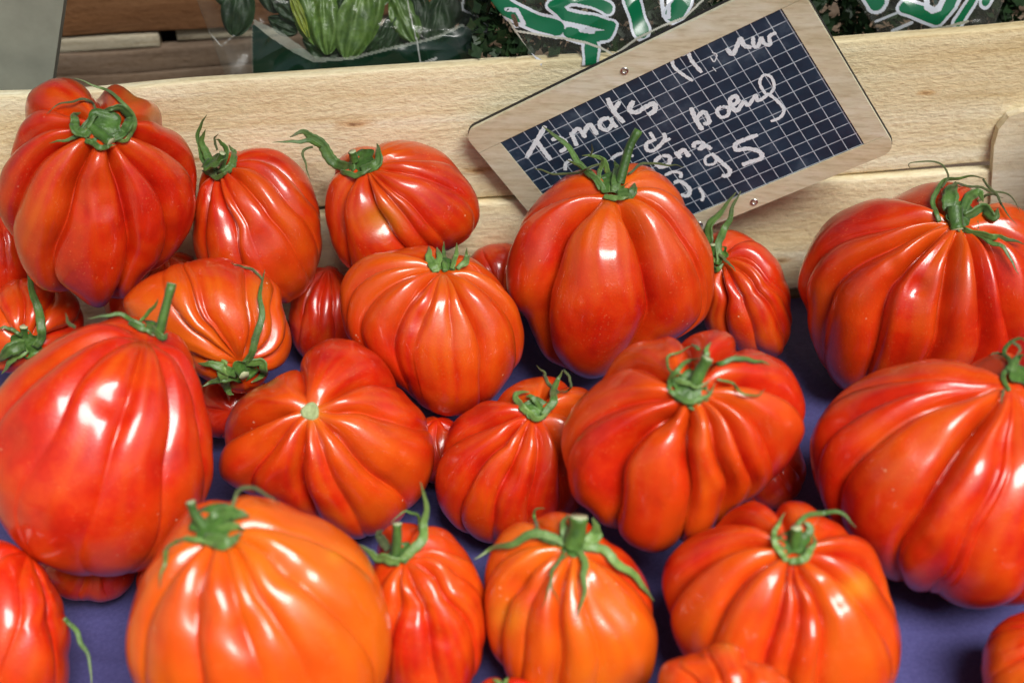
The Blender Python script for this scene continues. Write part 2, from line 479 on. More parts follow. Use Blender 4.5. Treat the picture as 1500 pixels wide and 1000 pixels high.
STROKES = [
 ([(799, 184), (786, 206), (771, 231)], 6.5), ([(784, 203), (795, 218), (807, 234)], 6.5),
 ([(808, 205), (818, 201), (828, 206), (829, 216), (820, 222)], 6), ([(836, 193), (841, 203), (845, 213)], 6), ([(837, 197), (847, 188), (858, 201)], 6), ([(855, 195), (864, 182), (875, 197)], 6.5),
 ([(893, 172), (881, 175), (879, 185), (889, 190), (897, 181), (894, 172), (898, 180), (904, 186)], 6), ([(890, 143), (899, 162), (914, 179)], 6.5), ([(908, 148), (898, 163)], 6),
 ([(928, 147), (922, 160), (932, 164), (946, 156), (958, 151), (959, 161), (949, 168)], 7),
 ([(984, 82), (987, 97), (1001, 109), (1015, 118)], 4.5), ([(983, 82), (986, 70), (997, 63), (1008, 68), (1004, 79), (995, 81)], 2.2), ([(1007, 73), (1013, 88), (1028, 106)], 5),
 ([(1040, 82), (1046, 90), (1050, 80), (1043, 76)], 1.6), ([(1044, 98), (1049, 104)], 1.2),
 ([(1064, 70), (1073, 79), (1080, 66), (1085, 56), (1090, 66), (1101, 69)], 6), ([(1103, 53), (1104, 66), (1110, 68), (1115, 55), (1119, 63), (1128, 65), (1127, 53), (1137, 47)], 5),
 ([(1012, 157), (1019, 174), (1029, 190)], 6.5), ([(1020, 173), (1031, 163), (1039, 178), (1030, 181)], 6),
 ([(1057, 155), (1050, 162), (1056, 171), (1066, 168), (1067, 158), (1058, 155)], 5), ([(1073, 160), (1069, 147), (1077, 140), (1081, 148), (1073, 155), (1079, 162), (1090, 147)], 6),
 ([(1091, 147), (1096, 154), (1107, 139), (1110, 147), (1124, 139)], 5), ([(1123, 140), (1113, 122), (1118, 110), (1129, 112), (1134, 126), (1127, 139)], 4), ([(1123, 136), (1135, 144), (1148, 159), (1143, 171), (1129, 177)], 4.5),
 ([(957, 205), (947, 210), (948, 219), (957, 220), (968, 211), (974, 202), (972, 194)], 5.5), ([(952, 193), (960, 206)], 5), ([(982, 202), (973, 207)], 4.5),
 ([(969, 227), (960, 236), (967, 244), (979, 240), (981, 229), (970, 227)], 6), ([(989, 222), (997, 231)], 6), ([(992, 227), (1001, 219), (1010, 229)], 6.5),
 ([(1016, 216), (1018, 209), (1030, 209), (1025, 218), (1034, 213), (1042, 218)], 6), ([(1042, 225), (1033, 231), (1035, 240), (1046, 239), (1050, 232)], 4), ([(1042, 224), (1058, 238), (1069, 249), (1065, 257), (1057, 256)], 6),
 ([(1110, 197), (1093, 203), (1078, 210), (1079, 219), (1096, 217), (1113, 222), (1115, 231), (1100, 236), (1087, 241)], 6.5),
 ([(987, 267), (997, 265), (1010, 276), (1007, 286), (997, 284)], 6), ([(974, 256), (986, 251), (997, 253), (997, 260)], 5), ([(1024, 274), (1030, 285), (1028, 294)], 4.5),
 ([(828, 249), (829, 239), (837, 233)], 5), ([(895, 233), (904, 226), (914, 224), (928, 228)], 5)]
vs, fs = [], []
for si, (pl, wpx) in enumerate(STROKES):
    ij = catmull([board_ij(*p) for p in pl], max(8, 6 * len(pl)))
    m = len(ij)
    tg = np.gradient(ij, axis=0)
    b0 = len(vs)
    hw0 = wpx * .52 / 20.5
    for q in range(m):
        t2 = tg[q] / (np.hypot(*tg[q]) + 1e-9); nn = np.array([-t2[1], t2[0]])
        u = q / (m - 1)
        hw = hw0 * (1 + .14 * sin(q * 2.3 + si) + .08 * sin(q * 5.1)) * (.72 if q in (0, m - 1) else 1)
        h = .00042 + .00003 * (si % 4) + .00010 * u
        vs.append(PB(*(ij[q] - nn * hw), h)); vs.append(PB(*(ij[q] + nn * hw), h))
    fs += [(b0 + 2 * q, b0 + 2 * q + 1, b0 + 2 * q + 3, b0 + 2 * q + 2) for q in range(m - 1)]
mesh_obj('handwriting', vs, fs, M_CHALK, sign, False)

# ------------------------------------------------------------------ the crate behind, seen over the rim
back = thing('wooden_crate', 'old weathered crate behind, with brown planks and a grey end board', 'crate', (0, YW + .18, -.021))
YB = YW + .15
def zrow(py, y, px=190): return float(at_y(px, py, y)[2])
box('plank', -.5, .5, YB, YB + .01, zrow(50, YB), zrow(-90, YB), M_OLD, back, 60, 8, .0006, 30)
box('plank', -.5, float(at_y(232, 60, YB)[0]), YB + .0005, YB + .009, zrow(71.5, YB), zrow(51.5, YB), M_OLDPALE, back, 20, 4, .0005, 31)
box('plank', float(at_y(258, 60, YB)[0]), .5, YB + .004, YB + .013, zrow(71, YB), zrow(51.5, YB), M_OLDPALE, back, 20, 4, .0005, 32)
box('plank', -.5, .5, YB, YB + .01, zrow(105.5, YB), zrow(73, YB), M_OLDGREY, back, 60, 6, .0006, 33)
box('plank', -.5, .5, YB - .002, YB + .008, -.018, zrow(107, YB), M_OLDGREY, back, 60, 8, .0006, 34)
box('floor_board', -.5, .5, YW + .012, YB - .004, -.021, -.013, M_OLDGREY, back, 20, 4, .0005, 35)
box('dark_gap_sheet', -.5, .5, YB + .045, YB + .052, -.018, .30, M_TABLE, back, 10, 4, .0003, 36)  # dark sheet added so the gaps between the planks stay black
_y = YW + .035
_e = [at_y(95, -60, _y), at_y(94, 0, _y), at_y(86, 55, _y), at_y(78, 112, _y), at_y(70, 170, _y)]
_pp = [(p[0], p[2]) for p in _e] + [(_e[-1][0] - .004, -.012), (-.5, -.012), (-.5, _e[0][2])]
poly_prism('end_board', _pp[::-1], lambda a, b, h: np.array([a, _y + h, b]), 0, .012, M_GREY, back)

# ------------------------------------------------------------------ bags of herbs
def seg_dist(P, line):
    line = np.asarray(line, float)
    best = np.full(P.shape[:-1], 1e9)
    for a, b in zip(line[:-1], line[1:]):
        ab = b - a
        t = np.clip(((P - a) @ ab) / (ab @ ab + 1e-9), 0, 1)
        best = np.minimum(best, np.linalg.norm(P - (a + t[..., None] * ab), axis=-1))
    return best
GREEN = (.004, .14, .055); WHITE = (.62, .66, .72)
def film(parent, quad, p0, tilt, bulge, paint, seed, nu=220, nv=120, side=1):
    """one sheet of a bag lying on a leaning plane; quad = its corners TL TR BR BL as seen in the photo"""
    nrm = np.array([0, -cos(tilt), sin(tilt)])
    q = np.array(quad, float)
    u = np.linspace(0, 1, nu); v = np.linspace(0, 1, nv)
    UU, VV = np.meshgrid(u, v)
    px = (q[0] * (1 - UU)[..., None] + q[1] * UU[..., None]) * (1 - VV)[..., None] + (q[3] * (1 - UU)[..., None] + q[2] * UU[..., None]) * VV[..., None]
    rays = (px[..., 0:1] - 750) / FPX * RT - (px[..., 1:2] - 500) / FPX * UP + FW
    t = ((p0 - CAM) @ nrm) / (rays @ nrm)
    P = CAM + rays * t[..., None]
    L1, L2, L3 = Lump(seed, 45), Lump(seed + 1, 120), Lump(seed + 2, 260)
    edge = (np.sin(pi * UU) * np.sin(pi * VV)) ** .6
    cr = lambda L: -np.abs(L(P))                                   # sharp folds
    h = side * (bulge * edge) + edge * (.0022 * L1(P) + .0022 * cr(L2) + .0011 * cr(L3))
    P = P + nrm * h[..., None]
    col = np.zeros(px.shape[:2] + (4,)); col[..., :3] = (.30, .30, .25); col[..., 3] = .07
    if paint: paint(px, col)
    return mesh_obj('film' if side > 0 else 'back_film', P.reshape(-1, 3), grid_faces(nu, nv), M_FILM, parent, True, {'print': col.reshape(-1, 4)})
def put(col, m, c, a):
    col[m, :3] = c; col[m, 3] = a
def letters(px, col, items, ow):
    LJ = Lump(991, .16); p3 = np.concatenate([px, px[..., :1] * 0], -1)
    px = px + np.stack([LJ(p3), LJ(p3 + 37)], -1) * .9               # the film is crumpled, so the print wavers
    for line, hw in items:
        d = seg_dist(px, line); put(col, d < hw + ow, WHITE, .92)
    for line, hw in items:
        d = seg_dist(px, line); put(col, d < hw, GREEN, .95)
def paint_left(px, col):
    col[..., 3] = .02
    line = [(374, 36), (400, 56), (430, 76), (460, 91), (490, 90), (520, 87), (555, 78), (590, 70), (640, 58), (676, 40)]
    yl = np.interp(px[..., 0], [p[0] for p in line], [p[1] for p in line])
    band = (px[..., 1] > yl) & (px[..., 0] > 372) & (px[..., 0] < 700)
    put(col, band, (.003, .022, .011), .93)
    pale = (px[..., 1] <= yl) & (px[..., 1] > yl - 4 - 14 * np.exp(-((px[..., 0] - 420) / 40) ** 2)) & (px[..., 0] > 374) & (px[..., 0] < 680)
    put(col, pale, (.42, .46, .38), .42)  # glare on the film above the band, painted into its colour
    for line, hw in (([(678, -10), (679, 16), (700, 25), (712, 38), (714, 46), (704, 47)], 1.8), ([(694, -10), (703, 15), (722, 22)], 1.5), ([(684, -10), (690, 8)], 1.2)):
        put(col, seg_dist(px, line) < hw, (.4, .45, .45), .8)
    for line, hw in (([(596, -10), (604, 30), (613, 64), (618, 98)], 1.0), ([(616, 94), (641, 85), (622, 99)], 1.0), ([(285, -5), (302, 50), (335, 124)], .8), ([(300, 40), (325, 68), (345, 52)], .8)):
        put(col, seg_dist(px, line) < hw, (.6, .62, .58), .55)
def paint_mid(px, col):
    items = [([(716, -12), (742, 14), (775, 30), (815, 44)], 11), ([(888, 16), (868, 5), (835, 2), (811, 10), (826, 26), (860, 33), (893, 41), (888, 53), (862, 58), (832, 50)], 7.5),
             ([(922, -5), (929, 22), (938, 49)], 10.5), ([(1000, -25), (999, 6), (985, 24)], 12), ([(865, 70), (866, 97)], 9.5), ([(762, 92), (776, 86), (786, 93)], 4), ([(902, 88), (925, 86)], 4)]
    letters(px, col, items, 4.2)
    put(col, seg_dist(px, [(742, 15), (757, 17), (767, 36), (752, 40)]) < 3, WHITE, .92)
    put(col, seg_dist(px, [(752, 25), (757, 38)]) < 3, (.2, .12, .07), .5)
    put(col, seg_dist(px, [(850, 47), (868, 49)]) < 3, WHITE, .9)
    put(col, seg_dist(px, [(966, -8), (970, 26), (978, 28), (977, -8)]) < 3, WHITE, .92)
    put(col, seg_dist(px, [(887, 92), (896, 88)]) < 5, WHITE, .92)
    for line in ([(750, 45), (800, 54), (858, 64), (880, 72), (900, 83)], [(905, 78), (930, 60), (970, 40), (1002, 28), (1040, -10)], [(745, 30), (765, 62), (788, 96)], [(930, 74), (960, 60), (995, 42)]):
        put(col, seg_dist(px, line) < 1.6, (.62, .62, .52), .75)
def paint_right(px, col):
    items = [([(1268, -14), (1282, 5)], 11), ([(1322, 12), (1345, 20), (1368, 28), (1384, 8), (1392, -12)], 9), ([(1400, 34), (1416, 6), (1426, -14)], 5.5), ([(1440, 4), (1448, -14)], 6)]
    letters(px, col, items, 4.8)
    put(col, seg_dist(px, [(1351, -8), (1352, 12), (1360, 17), (1369, 14), (1376, -2)]) < 4.2, WHITE, .95)
    put(col, seg_dist(px, [(1362, -6), (1364, 6)]) < 2.5, (.03, .06, .05), .9)
    put(col, seg_dist(px, [(1282, 32), (1310, 20)]) < 2, (.6, .65, .7), .8)
    put(col, seg_dist(px, [(1306, 46), (1332, 34)]) < 2.5, (.6, .65, .7), .8)
    put(col, seg_dist(px, [(1310, 48), (1345, 46), (1385, 40), (1415, 32)]) < 2, (.55, .55, .42), .7)
PL0 = np.array([0, YW + .030, .150])
T40 = radians(27)
bag = thing('herb_bag', 'clear bag with a dark green band holding pale leafy greens', 'bag', (-.10, YW + .05, .05), 'herb bags behind the tomato crate')
film(bag, [(262, -70), (770, -70), (775, 150), (345, 150)], PL0, T40, .012, paint_left, 201, 280, 130)
film(bag, [(262, -70), (770, -70), (775, 150), (345, 150)], PL0 + np.array([0, .02, -.005]), T40, .008, None, 202, 60, 40, -1)
bag2 = thing('herb_bag', 'clear parsley bag with big green white-edged letters hanging over the crate rim beside the sign', 'bag', (.06, YW + .04, .06), 'herb bags behind the tomato crate')
PL1 = np.array([0, YW + .004, .1665])
film(bag2, [(655, -80), (1075, -80), (1015, 84), (796, 101)], PL1, radians(34), .010, paint_mid, 211, 330, 150)
film(bag2, [(655, -80), (1075, -80), (1015, 84), (796, 101)], PL1 + np.array([0, .012, -.001]), radians(34), .010, None, 212, 60, 40, -1)
bag3 = thing('herb_bag', 'parsley bag with green white-edged letters behind the rim at the right', 'bag', (.22, YW + .05, .06), 'herb bags behind the tomato crate')
film(bag3, [(1200, -80), (1500, -80), (1455, 42), (1290, 54)], PL0 + np.array([0, -.008, 0]), T40, .010, paint_right, 221, 240, 130)
film(bag3, [(1200, -80), (1500, -80), (1455, 42), (1290, 54)], PL0 + np.array([0, .008, 0]), T40, .008, None, 222, 60, 40, -1)

# leafy greens inside the left bag: each broad leaf is a part
greens = thing('leafy_greens', 'bunch of pale green veined leaves inside the clear bag with the dark band', 'herbs', (-.06, YW + .05, .06))
def leaf(px, py, length, width, ang, depth, mat, parent, seed):
    nrm = np.array([0, -cos(T40), sin(T40)])
    c = at_plane(px, py, PL0, nrm) - nrm * depth
    ex, ey = unit(np.cross(nrm, [0, 0, 1.0])), None
    ex = -ex; ey = np.cross(nrm, ex)
    ca, sa = cos(ang), sin(ang)
    lx = ex * ca + ey * sa; ly = -ex * sa + ey * ca
    L = Lump(seed, 90)
    vs, ages = [], []
    nu, nv = 43, 25
    for a in range(nu):
        s_ = a / (nu - 1)
        wd = width * .5 * (sin(pi * s_ ** .8) ** .7 + .03)
        for b in range(nv):
            t_ = b / (nv - 1) * 2 - 1
            vein = .0007 * sin((t_ * 3.5 * (1 - .5 * s_) + .3 * sin(s_ * 5)) * pi) + .0004 * sin((s_ * 5 + abs(t_) * 2.4 + seed) * pi)
            h = -.25 * wd * t_ * t_ - .35 * length * (s_ - .5) ** 2 + vein - .0012 * math.exp(-(t_ / .09) ** 2)
            p = c + lx * (s_ - .5) * length + ly * t_ * wd + nrm * h
            vs.append(p + nrm * .0012 * float(L(p)))
            rib = max(math.exp(-(t_ / .08) ** 2), .5 * max(0, sin((t_ * 3.5 * (1 - .5 * s_) + .3 * sin(s_ * 5)) * pi)) ** 3)
            ages.append((0, .38 * rib * (mat is not M_LEAFD), 0, 1))
    return mesh_obj('leaf', vs, grid_faces(nv, nu), mat, parent, True, {'age': ages})
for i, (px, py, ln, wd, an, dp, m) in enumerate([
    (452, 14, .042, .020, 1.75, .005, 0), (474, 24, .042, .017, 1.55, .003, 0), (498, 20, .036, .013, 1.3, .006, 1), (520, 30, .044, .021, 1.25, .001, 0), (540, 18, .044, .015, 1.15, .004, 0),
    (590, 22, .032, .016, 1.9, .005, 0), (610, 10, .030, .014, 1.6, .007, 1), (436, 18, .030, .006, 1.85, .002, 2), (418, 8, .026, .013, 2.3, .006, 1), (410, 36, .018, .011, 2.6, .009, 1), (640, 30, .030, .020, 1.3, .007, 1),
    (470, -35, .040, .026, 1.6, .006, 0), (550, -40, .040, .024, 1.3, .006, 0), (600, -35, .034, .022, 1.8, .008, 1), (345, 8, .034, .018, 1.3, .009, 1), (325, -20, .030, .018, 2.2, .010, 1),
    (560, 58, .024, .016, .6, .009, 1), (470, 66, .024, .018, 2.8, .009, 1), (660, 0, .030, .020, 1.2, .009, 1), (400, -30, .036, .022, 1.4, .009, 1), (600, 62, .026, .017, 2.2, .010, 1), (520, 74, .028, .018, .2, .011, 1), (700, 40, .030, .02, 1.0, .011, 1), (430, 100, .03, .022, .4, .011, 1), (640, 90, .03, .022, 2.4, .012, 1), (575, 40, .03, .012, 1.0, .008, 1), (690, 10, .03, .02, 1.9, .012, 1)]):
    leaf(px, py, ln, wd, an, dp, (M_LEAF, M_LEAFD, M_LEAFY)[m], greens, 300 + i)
def parsley(label, x0, x1, y0, y1, pl, tilt, count, seed, depth=(.004, .03)):
    r = np.random.default_rng(seed)
    nrm = np.array([0, -cos(tilt), sin(tilt)])
    vs, fs = [], []
    for _ in range(count):
        c = at_plane(r.uniform(x0, x1), r.uniform(y0, y1), pl, nrm) - nrm * r.uniform(*depth)
        a = unit(r.normal(size=3)); b = unit(np.cross(a, r.normal(size=3)))
        sz = r.uniform(.0025, .006)
        b0 = len(vs)
        vs += [c - a * sz, c - a * sz * .2 + b * sz * .7, c + a * sz * .25 + b * sz * .3, c + a * sz, c + a * sz * .2 - b * sz * .35, c - a * sz * .25 - b * sz * .65]
        fs += [(b0, b0 + 1, b0 + 2, b0 + 5), (b0 + 2, b0 + 3, b0 + 4, b0 + 5)]
    root = thing('parsley_bunch', label, 'herbs', tuple(at_plane((x0 + x1) / 2, y1, pl, nrm) - nrm * .02), 'parsley inside the printed bags')
    o = mesh_obj('leaf_mass', vs, fs, M_LEAFD, root, False)
    o['kind'] = 'stuff'
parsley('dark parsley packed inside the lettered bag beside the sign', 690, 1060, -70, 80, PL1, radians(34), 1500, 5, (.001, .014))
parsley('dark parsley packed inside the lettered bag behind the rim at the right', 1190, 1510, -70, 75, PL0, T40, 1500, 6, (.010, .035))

# unseen canvas canopy added overhead to block sky light except from the front
_r = []
for jy in range(10):
    for ix in range(24):
        x = -2.2 + 4.4 * ix / 23; v = jy / 9
        _r.append((x, -.80 + 2.4 * v, 1.75 + .5 * v - .10 * sin(pi * v) + .02 * sin(ix * 1.3)))
_r = np.array(_r)
roof = mesh_obj('added_sky_blocker', _r, grid_faces(24, 10), M_TABLE, None)
roof['kind'] = 'structure'
# ---- tomatoes: outline in photo pixels (1500x1000), stem end, grooves (a point each groove runs through) ----
TOM = {
 'A': dict(b=(150,430), o=[(25,170),(30,148),(42,130),(70,114),(100,110),(128,117),(146,127),(157,116),(171,114),(186,126),(206,139),(234,146),(245,160),(246,178),(267,195),(285,228),(292,275),(287,322),(264,366),(236,396),(207,412),(191,436),(166,452),(140,451),(112,434),(66,428),(42,402),(20,360),(4,320),(0,270),(6,235),(18,202)],
   s=(150,190), g=[(88,300),(182,300),(240,290),(60,230),(40,195),(245,210),(215,165),(146,140),(95,150)], gd=.15, ext=1),
 'B': dict(b=(415,425), o=[(300,245),(320,228),(345,221),(375,216),(410,222),(440,245),(462,290),(470,340),(466,390),(455,420),(430,440),(395,450),(350,445),(310,420),(288,380),(280,330),(285,285)],
   s=(316,240), g=[(375,280,1.3),(425,285,.9),(340,320,1),(300,300,.8),(372,350,.5),(380,232,.8)], gd=.10),
 'C': dict(o=[(478,262),(490,240),(510,222),(540,210),(580,206),(620,212),(655,228),(680,255),(697,285),(702,315),(690,345),(660,365),(620,385),(570,402),(525,405),(495,380),(480,340),(472,300)],
   s=(532,240), g=[(545,290),(585,290),(500,290),(620,260),(640,235),(600,330)], gd=.085),
 'D': dict(b=(655,592), o=[(500,420),(512,395),(530,375),(560,362),(590,360),(620,358),(655,366),(690,376),(716,393),(741,420),(760,455),(768,490),(762,530),(740,560),(715,590),(685,606),(655,609),(620,595),(595,572),(562,545),(530,520),(507,490),(499,455)],
   s=(652,390), g=[(585,480,1.1),(703,483,1.2),(545,440,.9),(560,395,.8),(620,470,.5),(668,480,.35),(735,440,1),(700,395,.8),(600,372,.8)], gd=.10),
 'E': dict(b=(882,545), o=[(745,355),(755,320),(772,298),(800,272),(830,252),(852,241),(880,234),(920,233),(955,240),(990,265),(1015,300),(1030,340),(1042,390),(1043,430),(1032,465),(1005,488),(965,505),(935,530),(900,548),(865,557),(830,550),(797,530),(784,500),(772,465),(750,440),(740,400)],
   s=(897,272), g=[(800,370,1.4),(948,370,1.5),(815,285,.9),(1000,340,.6),(980,275,.7),(1030,420,.6)], gd=.12, ext=1),
 'F': dict(b=(1100,510), o=[(1040,345),(1075,338),(1100,345),(1130,370),(1150,410),(1160,450),(1156,495),(1145,520),(1110,525),(1070,515),(1040,490),(1028,440),(1030,380)],
   s=(1052,376), g=[(1115,428),(1090,440),(1062,440),(1110,385),(1135,420)], gd=.10,ext=.5),
 'G': dict(b=(1360,560), o=[(1165,420),(1170,385),(1185,350),(1210,322),(1250,300),(1300,283),(1340,273),(1400,272),(1450,280),(1500,300),(1540,340),(1556,400),(1550,470),(1520,530),(1450,565),(1380,580),(1300,582),(1232,573),(1208,550),(1192,510),(1180,480),(1176,450)],
   s=(1408,320), g=[(1285,455,1.4),(1383,450,1.4),(1235,390,1.2),(1442,440,1.2),(1475,440,1),(1290,330,.8),(1335,450,.3),(1500,370,.8),(1345,290,.8)], gd=.12, ext=.5),
 'H': dict(b=(1345,840), o=[(1178,640),(1190,610),(1220,575),(1260,550),(1310,532),(1370,523),(1430,525),(1470,517),(1520,522),(1560,570),(1577,650),(1572,750),(1550,850),(1510,886),(1470,893),(1430,892),(1392,882),(1368,868),(1310,853),(1272,822),(1238,790),(1206,740),(1185,690)],
   s=(1492,552), g=[(1280,640,.9),(1330,585,.5),(1395,685,1.9),(1470,690,.5),(1370,555,.5),(1530,680,1),(1440,770,.5)], gd=.11, ext=.5),
 'I': dict(b=(985,770), o=[(820,625),(835,595),(860,565),(885,540),(905,518),(930,504),(962,499),(976,488),(1005,486),(1040,478),(1080,484),(1108,500),(1126,518),(1150,530),(1172,560),(1190,597),(1190,625),(1172,652),(1155,682),(1122,715),(1097,732),(1063,748),(1040,782),(1002,800),(960,812),(928,800),(886,775),(870,748),(841,730),(825,692),(817,655)],
   s=(1012,572), g=[(890,600,.7),(905,675,1.4),(1012,690,1.3),(1055,660,1.2),(1095,670,1.2),(1128,640,.9),(1115,560,.9),(1060,510,1.2),(1010,500,1.2),(935,530,1)], gd=.12, ext=.25),
 'J': dict(b=(755,775), o=[(650,640),(662,618),(690,597),(718,575),(750,560),(790,546),(840,546),(870,565),(882,620),(872,700),(850,745),(800,775),(750,796),(712,794),(672,775),(648,740),(640,690)],
   s=(785,600), g=[(700,690),(745,690),(785,700),(825,680),(690,625),(740,575),(850,600),(820,560)], gd=.11, ext=.5),
 'K': dict(b=(835,1005), o=[(711,850),(716,820),(735,782),(760,760),(790,752),(820,748),(865,755),(898,788),(935,820),(958,858),(967,900),(963,950),(948,1000),(900,1030),(830,1038),(770,1022),(735,975),(715,905)],
   s=(838,798), g=[(748,870,1.2),(820,900,1.4),(780,890,.5),(735,815,.8),(865,905,.4),(935,850,.9),(790,765,1),(870,765,1)], gd=.105, ext=.6),
 'L': dict(b=(1160,1020), o=[(965,850),(971,825),(996,795),(1040,766),(1080,743),(1110,731),(1150,728),(1180,738),(1207,760),(1250,775),(1276,800),(1290,835),(1302,870),(1320,910),(1323,945),(1314,1000),(1280,1040),(1200,1056),(1100,1050),(1035,1005),(1000,955),(976,915)],
   s=(1163,796), g=[(1137,893),(1200,900),(1247,862),(1253,812),(1060,885),(1040,815),(1100,760),(1225,775),(1165,900),(1145,745)], gd=.12),
 'M': dict(o=[(962,996),(970,973),(990,962),(1020,956),(1040,944),(1065,938),(1086,946),(1098,968),(1130,976),(1160,1000),(1168,1045),(1130,1085),(1060,1095),(1000,1080),(965,1035)],
   s=(1075,1050), g=[(1098,985),(1000,985),(1045,970)], gd=.10, nostem=True),
 'N': dict(o=[(175,440),(200,415),(240,395),(280,382),(310,378),(345,383),(390,400),(412,420),(417,450),(430,480),(432,505),(422,530),(395,560),(350,580),(305,565),(270,535),(220,495),(187,470)],
   s=(355,540), g=[(285,440,1.1),(372,465,1.3),(320,480,.45),(405,470,1),(240,450,.7),(420,505,.8)], gd=.10),
 'O': dict(o=[(322,615),(338,592),(362,572),(395,555),(428,530),(447,510),(480,500),(520,502),(555,520),(580,550),(605,585),(630,612),(637,645),(632,690),(615,730),(590,762),(560,783),(530,795),(490,782),(450,760),(400,740),(350,722),(316,700),(311,655)],
   s=(455,603), g=[(436,545,.8),(515,558,.9),(372,615,1.3),(380,662,.8),(445,690,1.3),(530,670,.9),(580,610,.8),(500,720,.7)], gd=.12, scar=True),
 'P': dict(b=(150,825), o=[(-30,650),(-20,590),(8,549),(52,515),(102,485),(150,466),(190,461),(235,470),(270,500),(290,540),(305,600),(313,660),(314,700),(300,735),(272,775),(240,815),(200,835),(150,842),(90,836),(50,820),(20,790),(-12,740)],
   s=(220,482), g=[(180,600,.9),(120,560,.6),(70,540,.8),(285,600,1.1),(240,640,.8)], gd=.065),
 'Q': dict(b=(390,1070), o=[(183,930),(195,870),(215,820),(245,782),(275,748),(310,726),(350,719),(390,726),(440,746),(500,775),(540,810),(562,860),(572,920),(570,980),(550,1040),(480,1090),(380,1100),(270,1080),(210,1030),(187,980)],
   s=(315,768), g=[(250,850),(300,860),(345,850),(420,830),(450,780),(240,800),(385,870)], gd=.065),
 'R': dict(b=(635,1020), o=[(540,830),(550,790),(570,765),(605,756),(645,768),(680,795),(704,840),(712,890),(706,950),(693,1000),(665,1040),(605,1045),(560,1000),(540,920)],
   s=(588,812), g=[(617,900),(665,880),(580,900),(640,800),(690,850)], gd=.105),
 'S': dict(o=[(-30,470),(-10,430),(20,407),(60,410),(100,425),(122,450),(122,485),(95,520),(40,545),(0,548),(-30,520)],
   s=(40,503), g=[(30,440),(70,450),(100,480),(0,460),(10,530)], gd=.10),
 'T': dict(o=[(-60,900),(-50,825),(-5,787),(40,810),(75,850),(95,900),(100,960),(95,1020),(40,1070),(-40,1060)],
   s=(40,812), g=[(20,900),(70,900),(-30,880)], gd=.05, nostem=True),
 'U': dict(o=[(425,450),(435,415),(460,392),(490,390),(515,420),(525,470),(515,515),(480,535),(445,525),(428,490)],
   s=(480,395), g=[(470,460),(490,460),(445,460)], gd=.05, nostem=True),
 'V': dict(o=[(-40,350),(-20,310),(5,298),(32,325),(50,370),(42,415),(10,445),(-30,430)],
   s=(0,310), g=[(10,380),(30,370)], gd=.05, nostem=True),
 'W': dict(o=[(685,395),(697,367),(725,356),(758,360),(778,395),(765,435),(725,450),(692,430)],
   s=(735,430), g=[(710,380),(740,370)], gd=.05, nostem=True),
 'X': dict(o=[(1437,970),(1446,935),(1470,908),(1502,895),(1550,890),(1600,930),(1615,1000),(1560,1075),(1485,1065),(1442,1015)],
   s=(1560,930), g=[(1500,960),(1530,1000)], gd=.05, nostem=True),
 'Y': dict(o=[(1075,690),(1090,650),(1130,625),(1165,640),(1178,672),(1176,710),(1158,736),(1115,745),(1085,725)],
   s=(1110,650), g=[(1140,690),(1160,680)], gd=.05, nostem=True),
 'Z': dict(o=[(683,1035),(700,1003),(740,991),(785,1000),(812,1035),(800,1085),(745,1105),(695,1085)],
   s=(738,1004), g=[(710,1020),(770,1020)], gd=.08),
 'AA': dict(o=[(55,830),(80,795),(135,780),(185,800),(203,838),(185,868),(130,878),(80,868)],
   s=(130,812), g=[(120,860),(160,870)], gd=.05, nostem=True),
 'BB': dict(o=[(283,590),(300,560),(340,545),(390,560),(410,600),(385,640),(330,645),(293,625)],
   s=(340,600), g=[(310,600),(360,590)], gd=.05, nostem=True),
 'CC': dict(o=[(150,430),(175,385),(225,365),(280,375),(305,415),(300,465),(265,500),(205,505),(165,480)],
   s=(240,372), g=[(240,420),(270,420),(210,420)], gd=.05, nostem=True),
 'DD': dict(o=[(210, 882), (199, 846), (217, 814), (253, 799), (289, 814), (300, 850), (286, 886), (250, 900)],
   s=(250,808), g=[(250,840)], gd=.05, nostem=True),
 'EE': dict(o=[(595,660),(605,625),(640,608),(675,625),(688,660),(675,695),(640,708),(607,695)],
   s=(640,615), g=[(640,650)], gd=.05, nostem=True),
}
# distance of each tomato's centre from the camera plane (m): found so that they rest against each other without overlapping
DEPTH = {'A': 0.7313, 'B': 0.7665, 'C': 0.7654, 'D': 0.7325, 'E': 0.753, 'F': 0.787, 'G': 0.753, 'H': 0.6447, 'I': 0.6459, 'J': 0.6946, 'K': 0.6184, 'L': 0.6056, 'M': 0.5623, 'N': 0.7229, 'O': 0.6946, 'P': 0.65, 'Q': 0.5826, 'R': 0.6228, 'S': 0.7748, 'T': 0.6256, 'U': 0.8121, 'V': 0.789, 'W': 0.8175, 'X': 0.5968, 'Y': 0.7046, 'Z': 0.5919, 'AA': 0.6796, 'BB': 0.7622, 'CC': 0.8062, 'DD': 0.6718, 'EE': 0.7335}
# ripeness: share of orange in the skin
ORANGE = dict(A=.12, B=.22, C=.30, D=.25, E=.20, F=.12, G=.12, H=.16, I=.30, J=.18, K=.40, L=.32, M=.25, N=.42, O=.30, P=.12, Q=.52, R=.14, S=.2, T=.05, U=.0, V=.0, W=.15, X=.35, Y=.1, Z=.1, AA=.0, BB=.0, CC=.0, DD=.0, EE=.0)
# green or yellow patches of the skin: (x, y, radius)
YELLOW = dict(A=[(205, 120, 18), (235, 158, 16)], L=[(1262, 858, 20)], N=[(385, 425, 20)], Q=[(488, 815, 14)],
              C=[(560, 320, 26)], K=[(745, 900, 24)], O=[(455, 603, 20)], M=[(1062, 945, 14)])
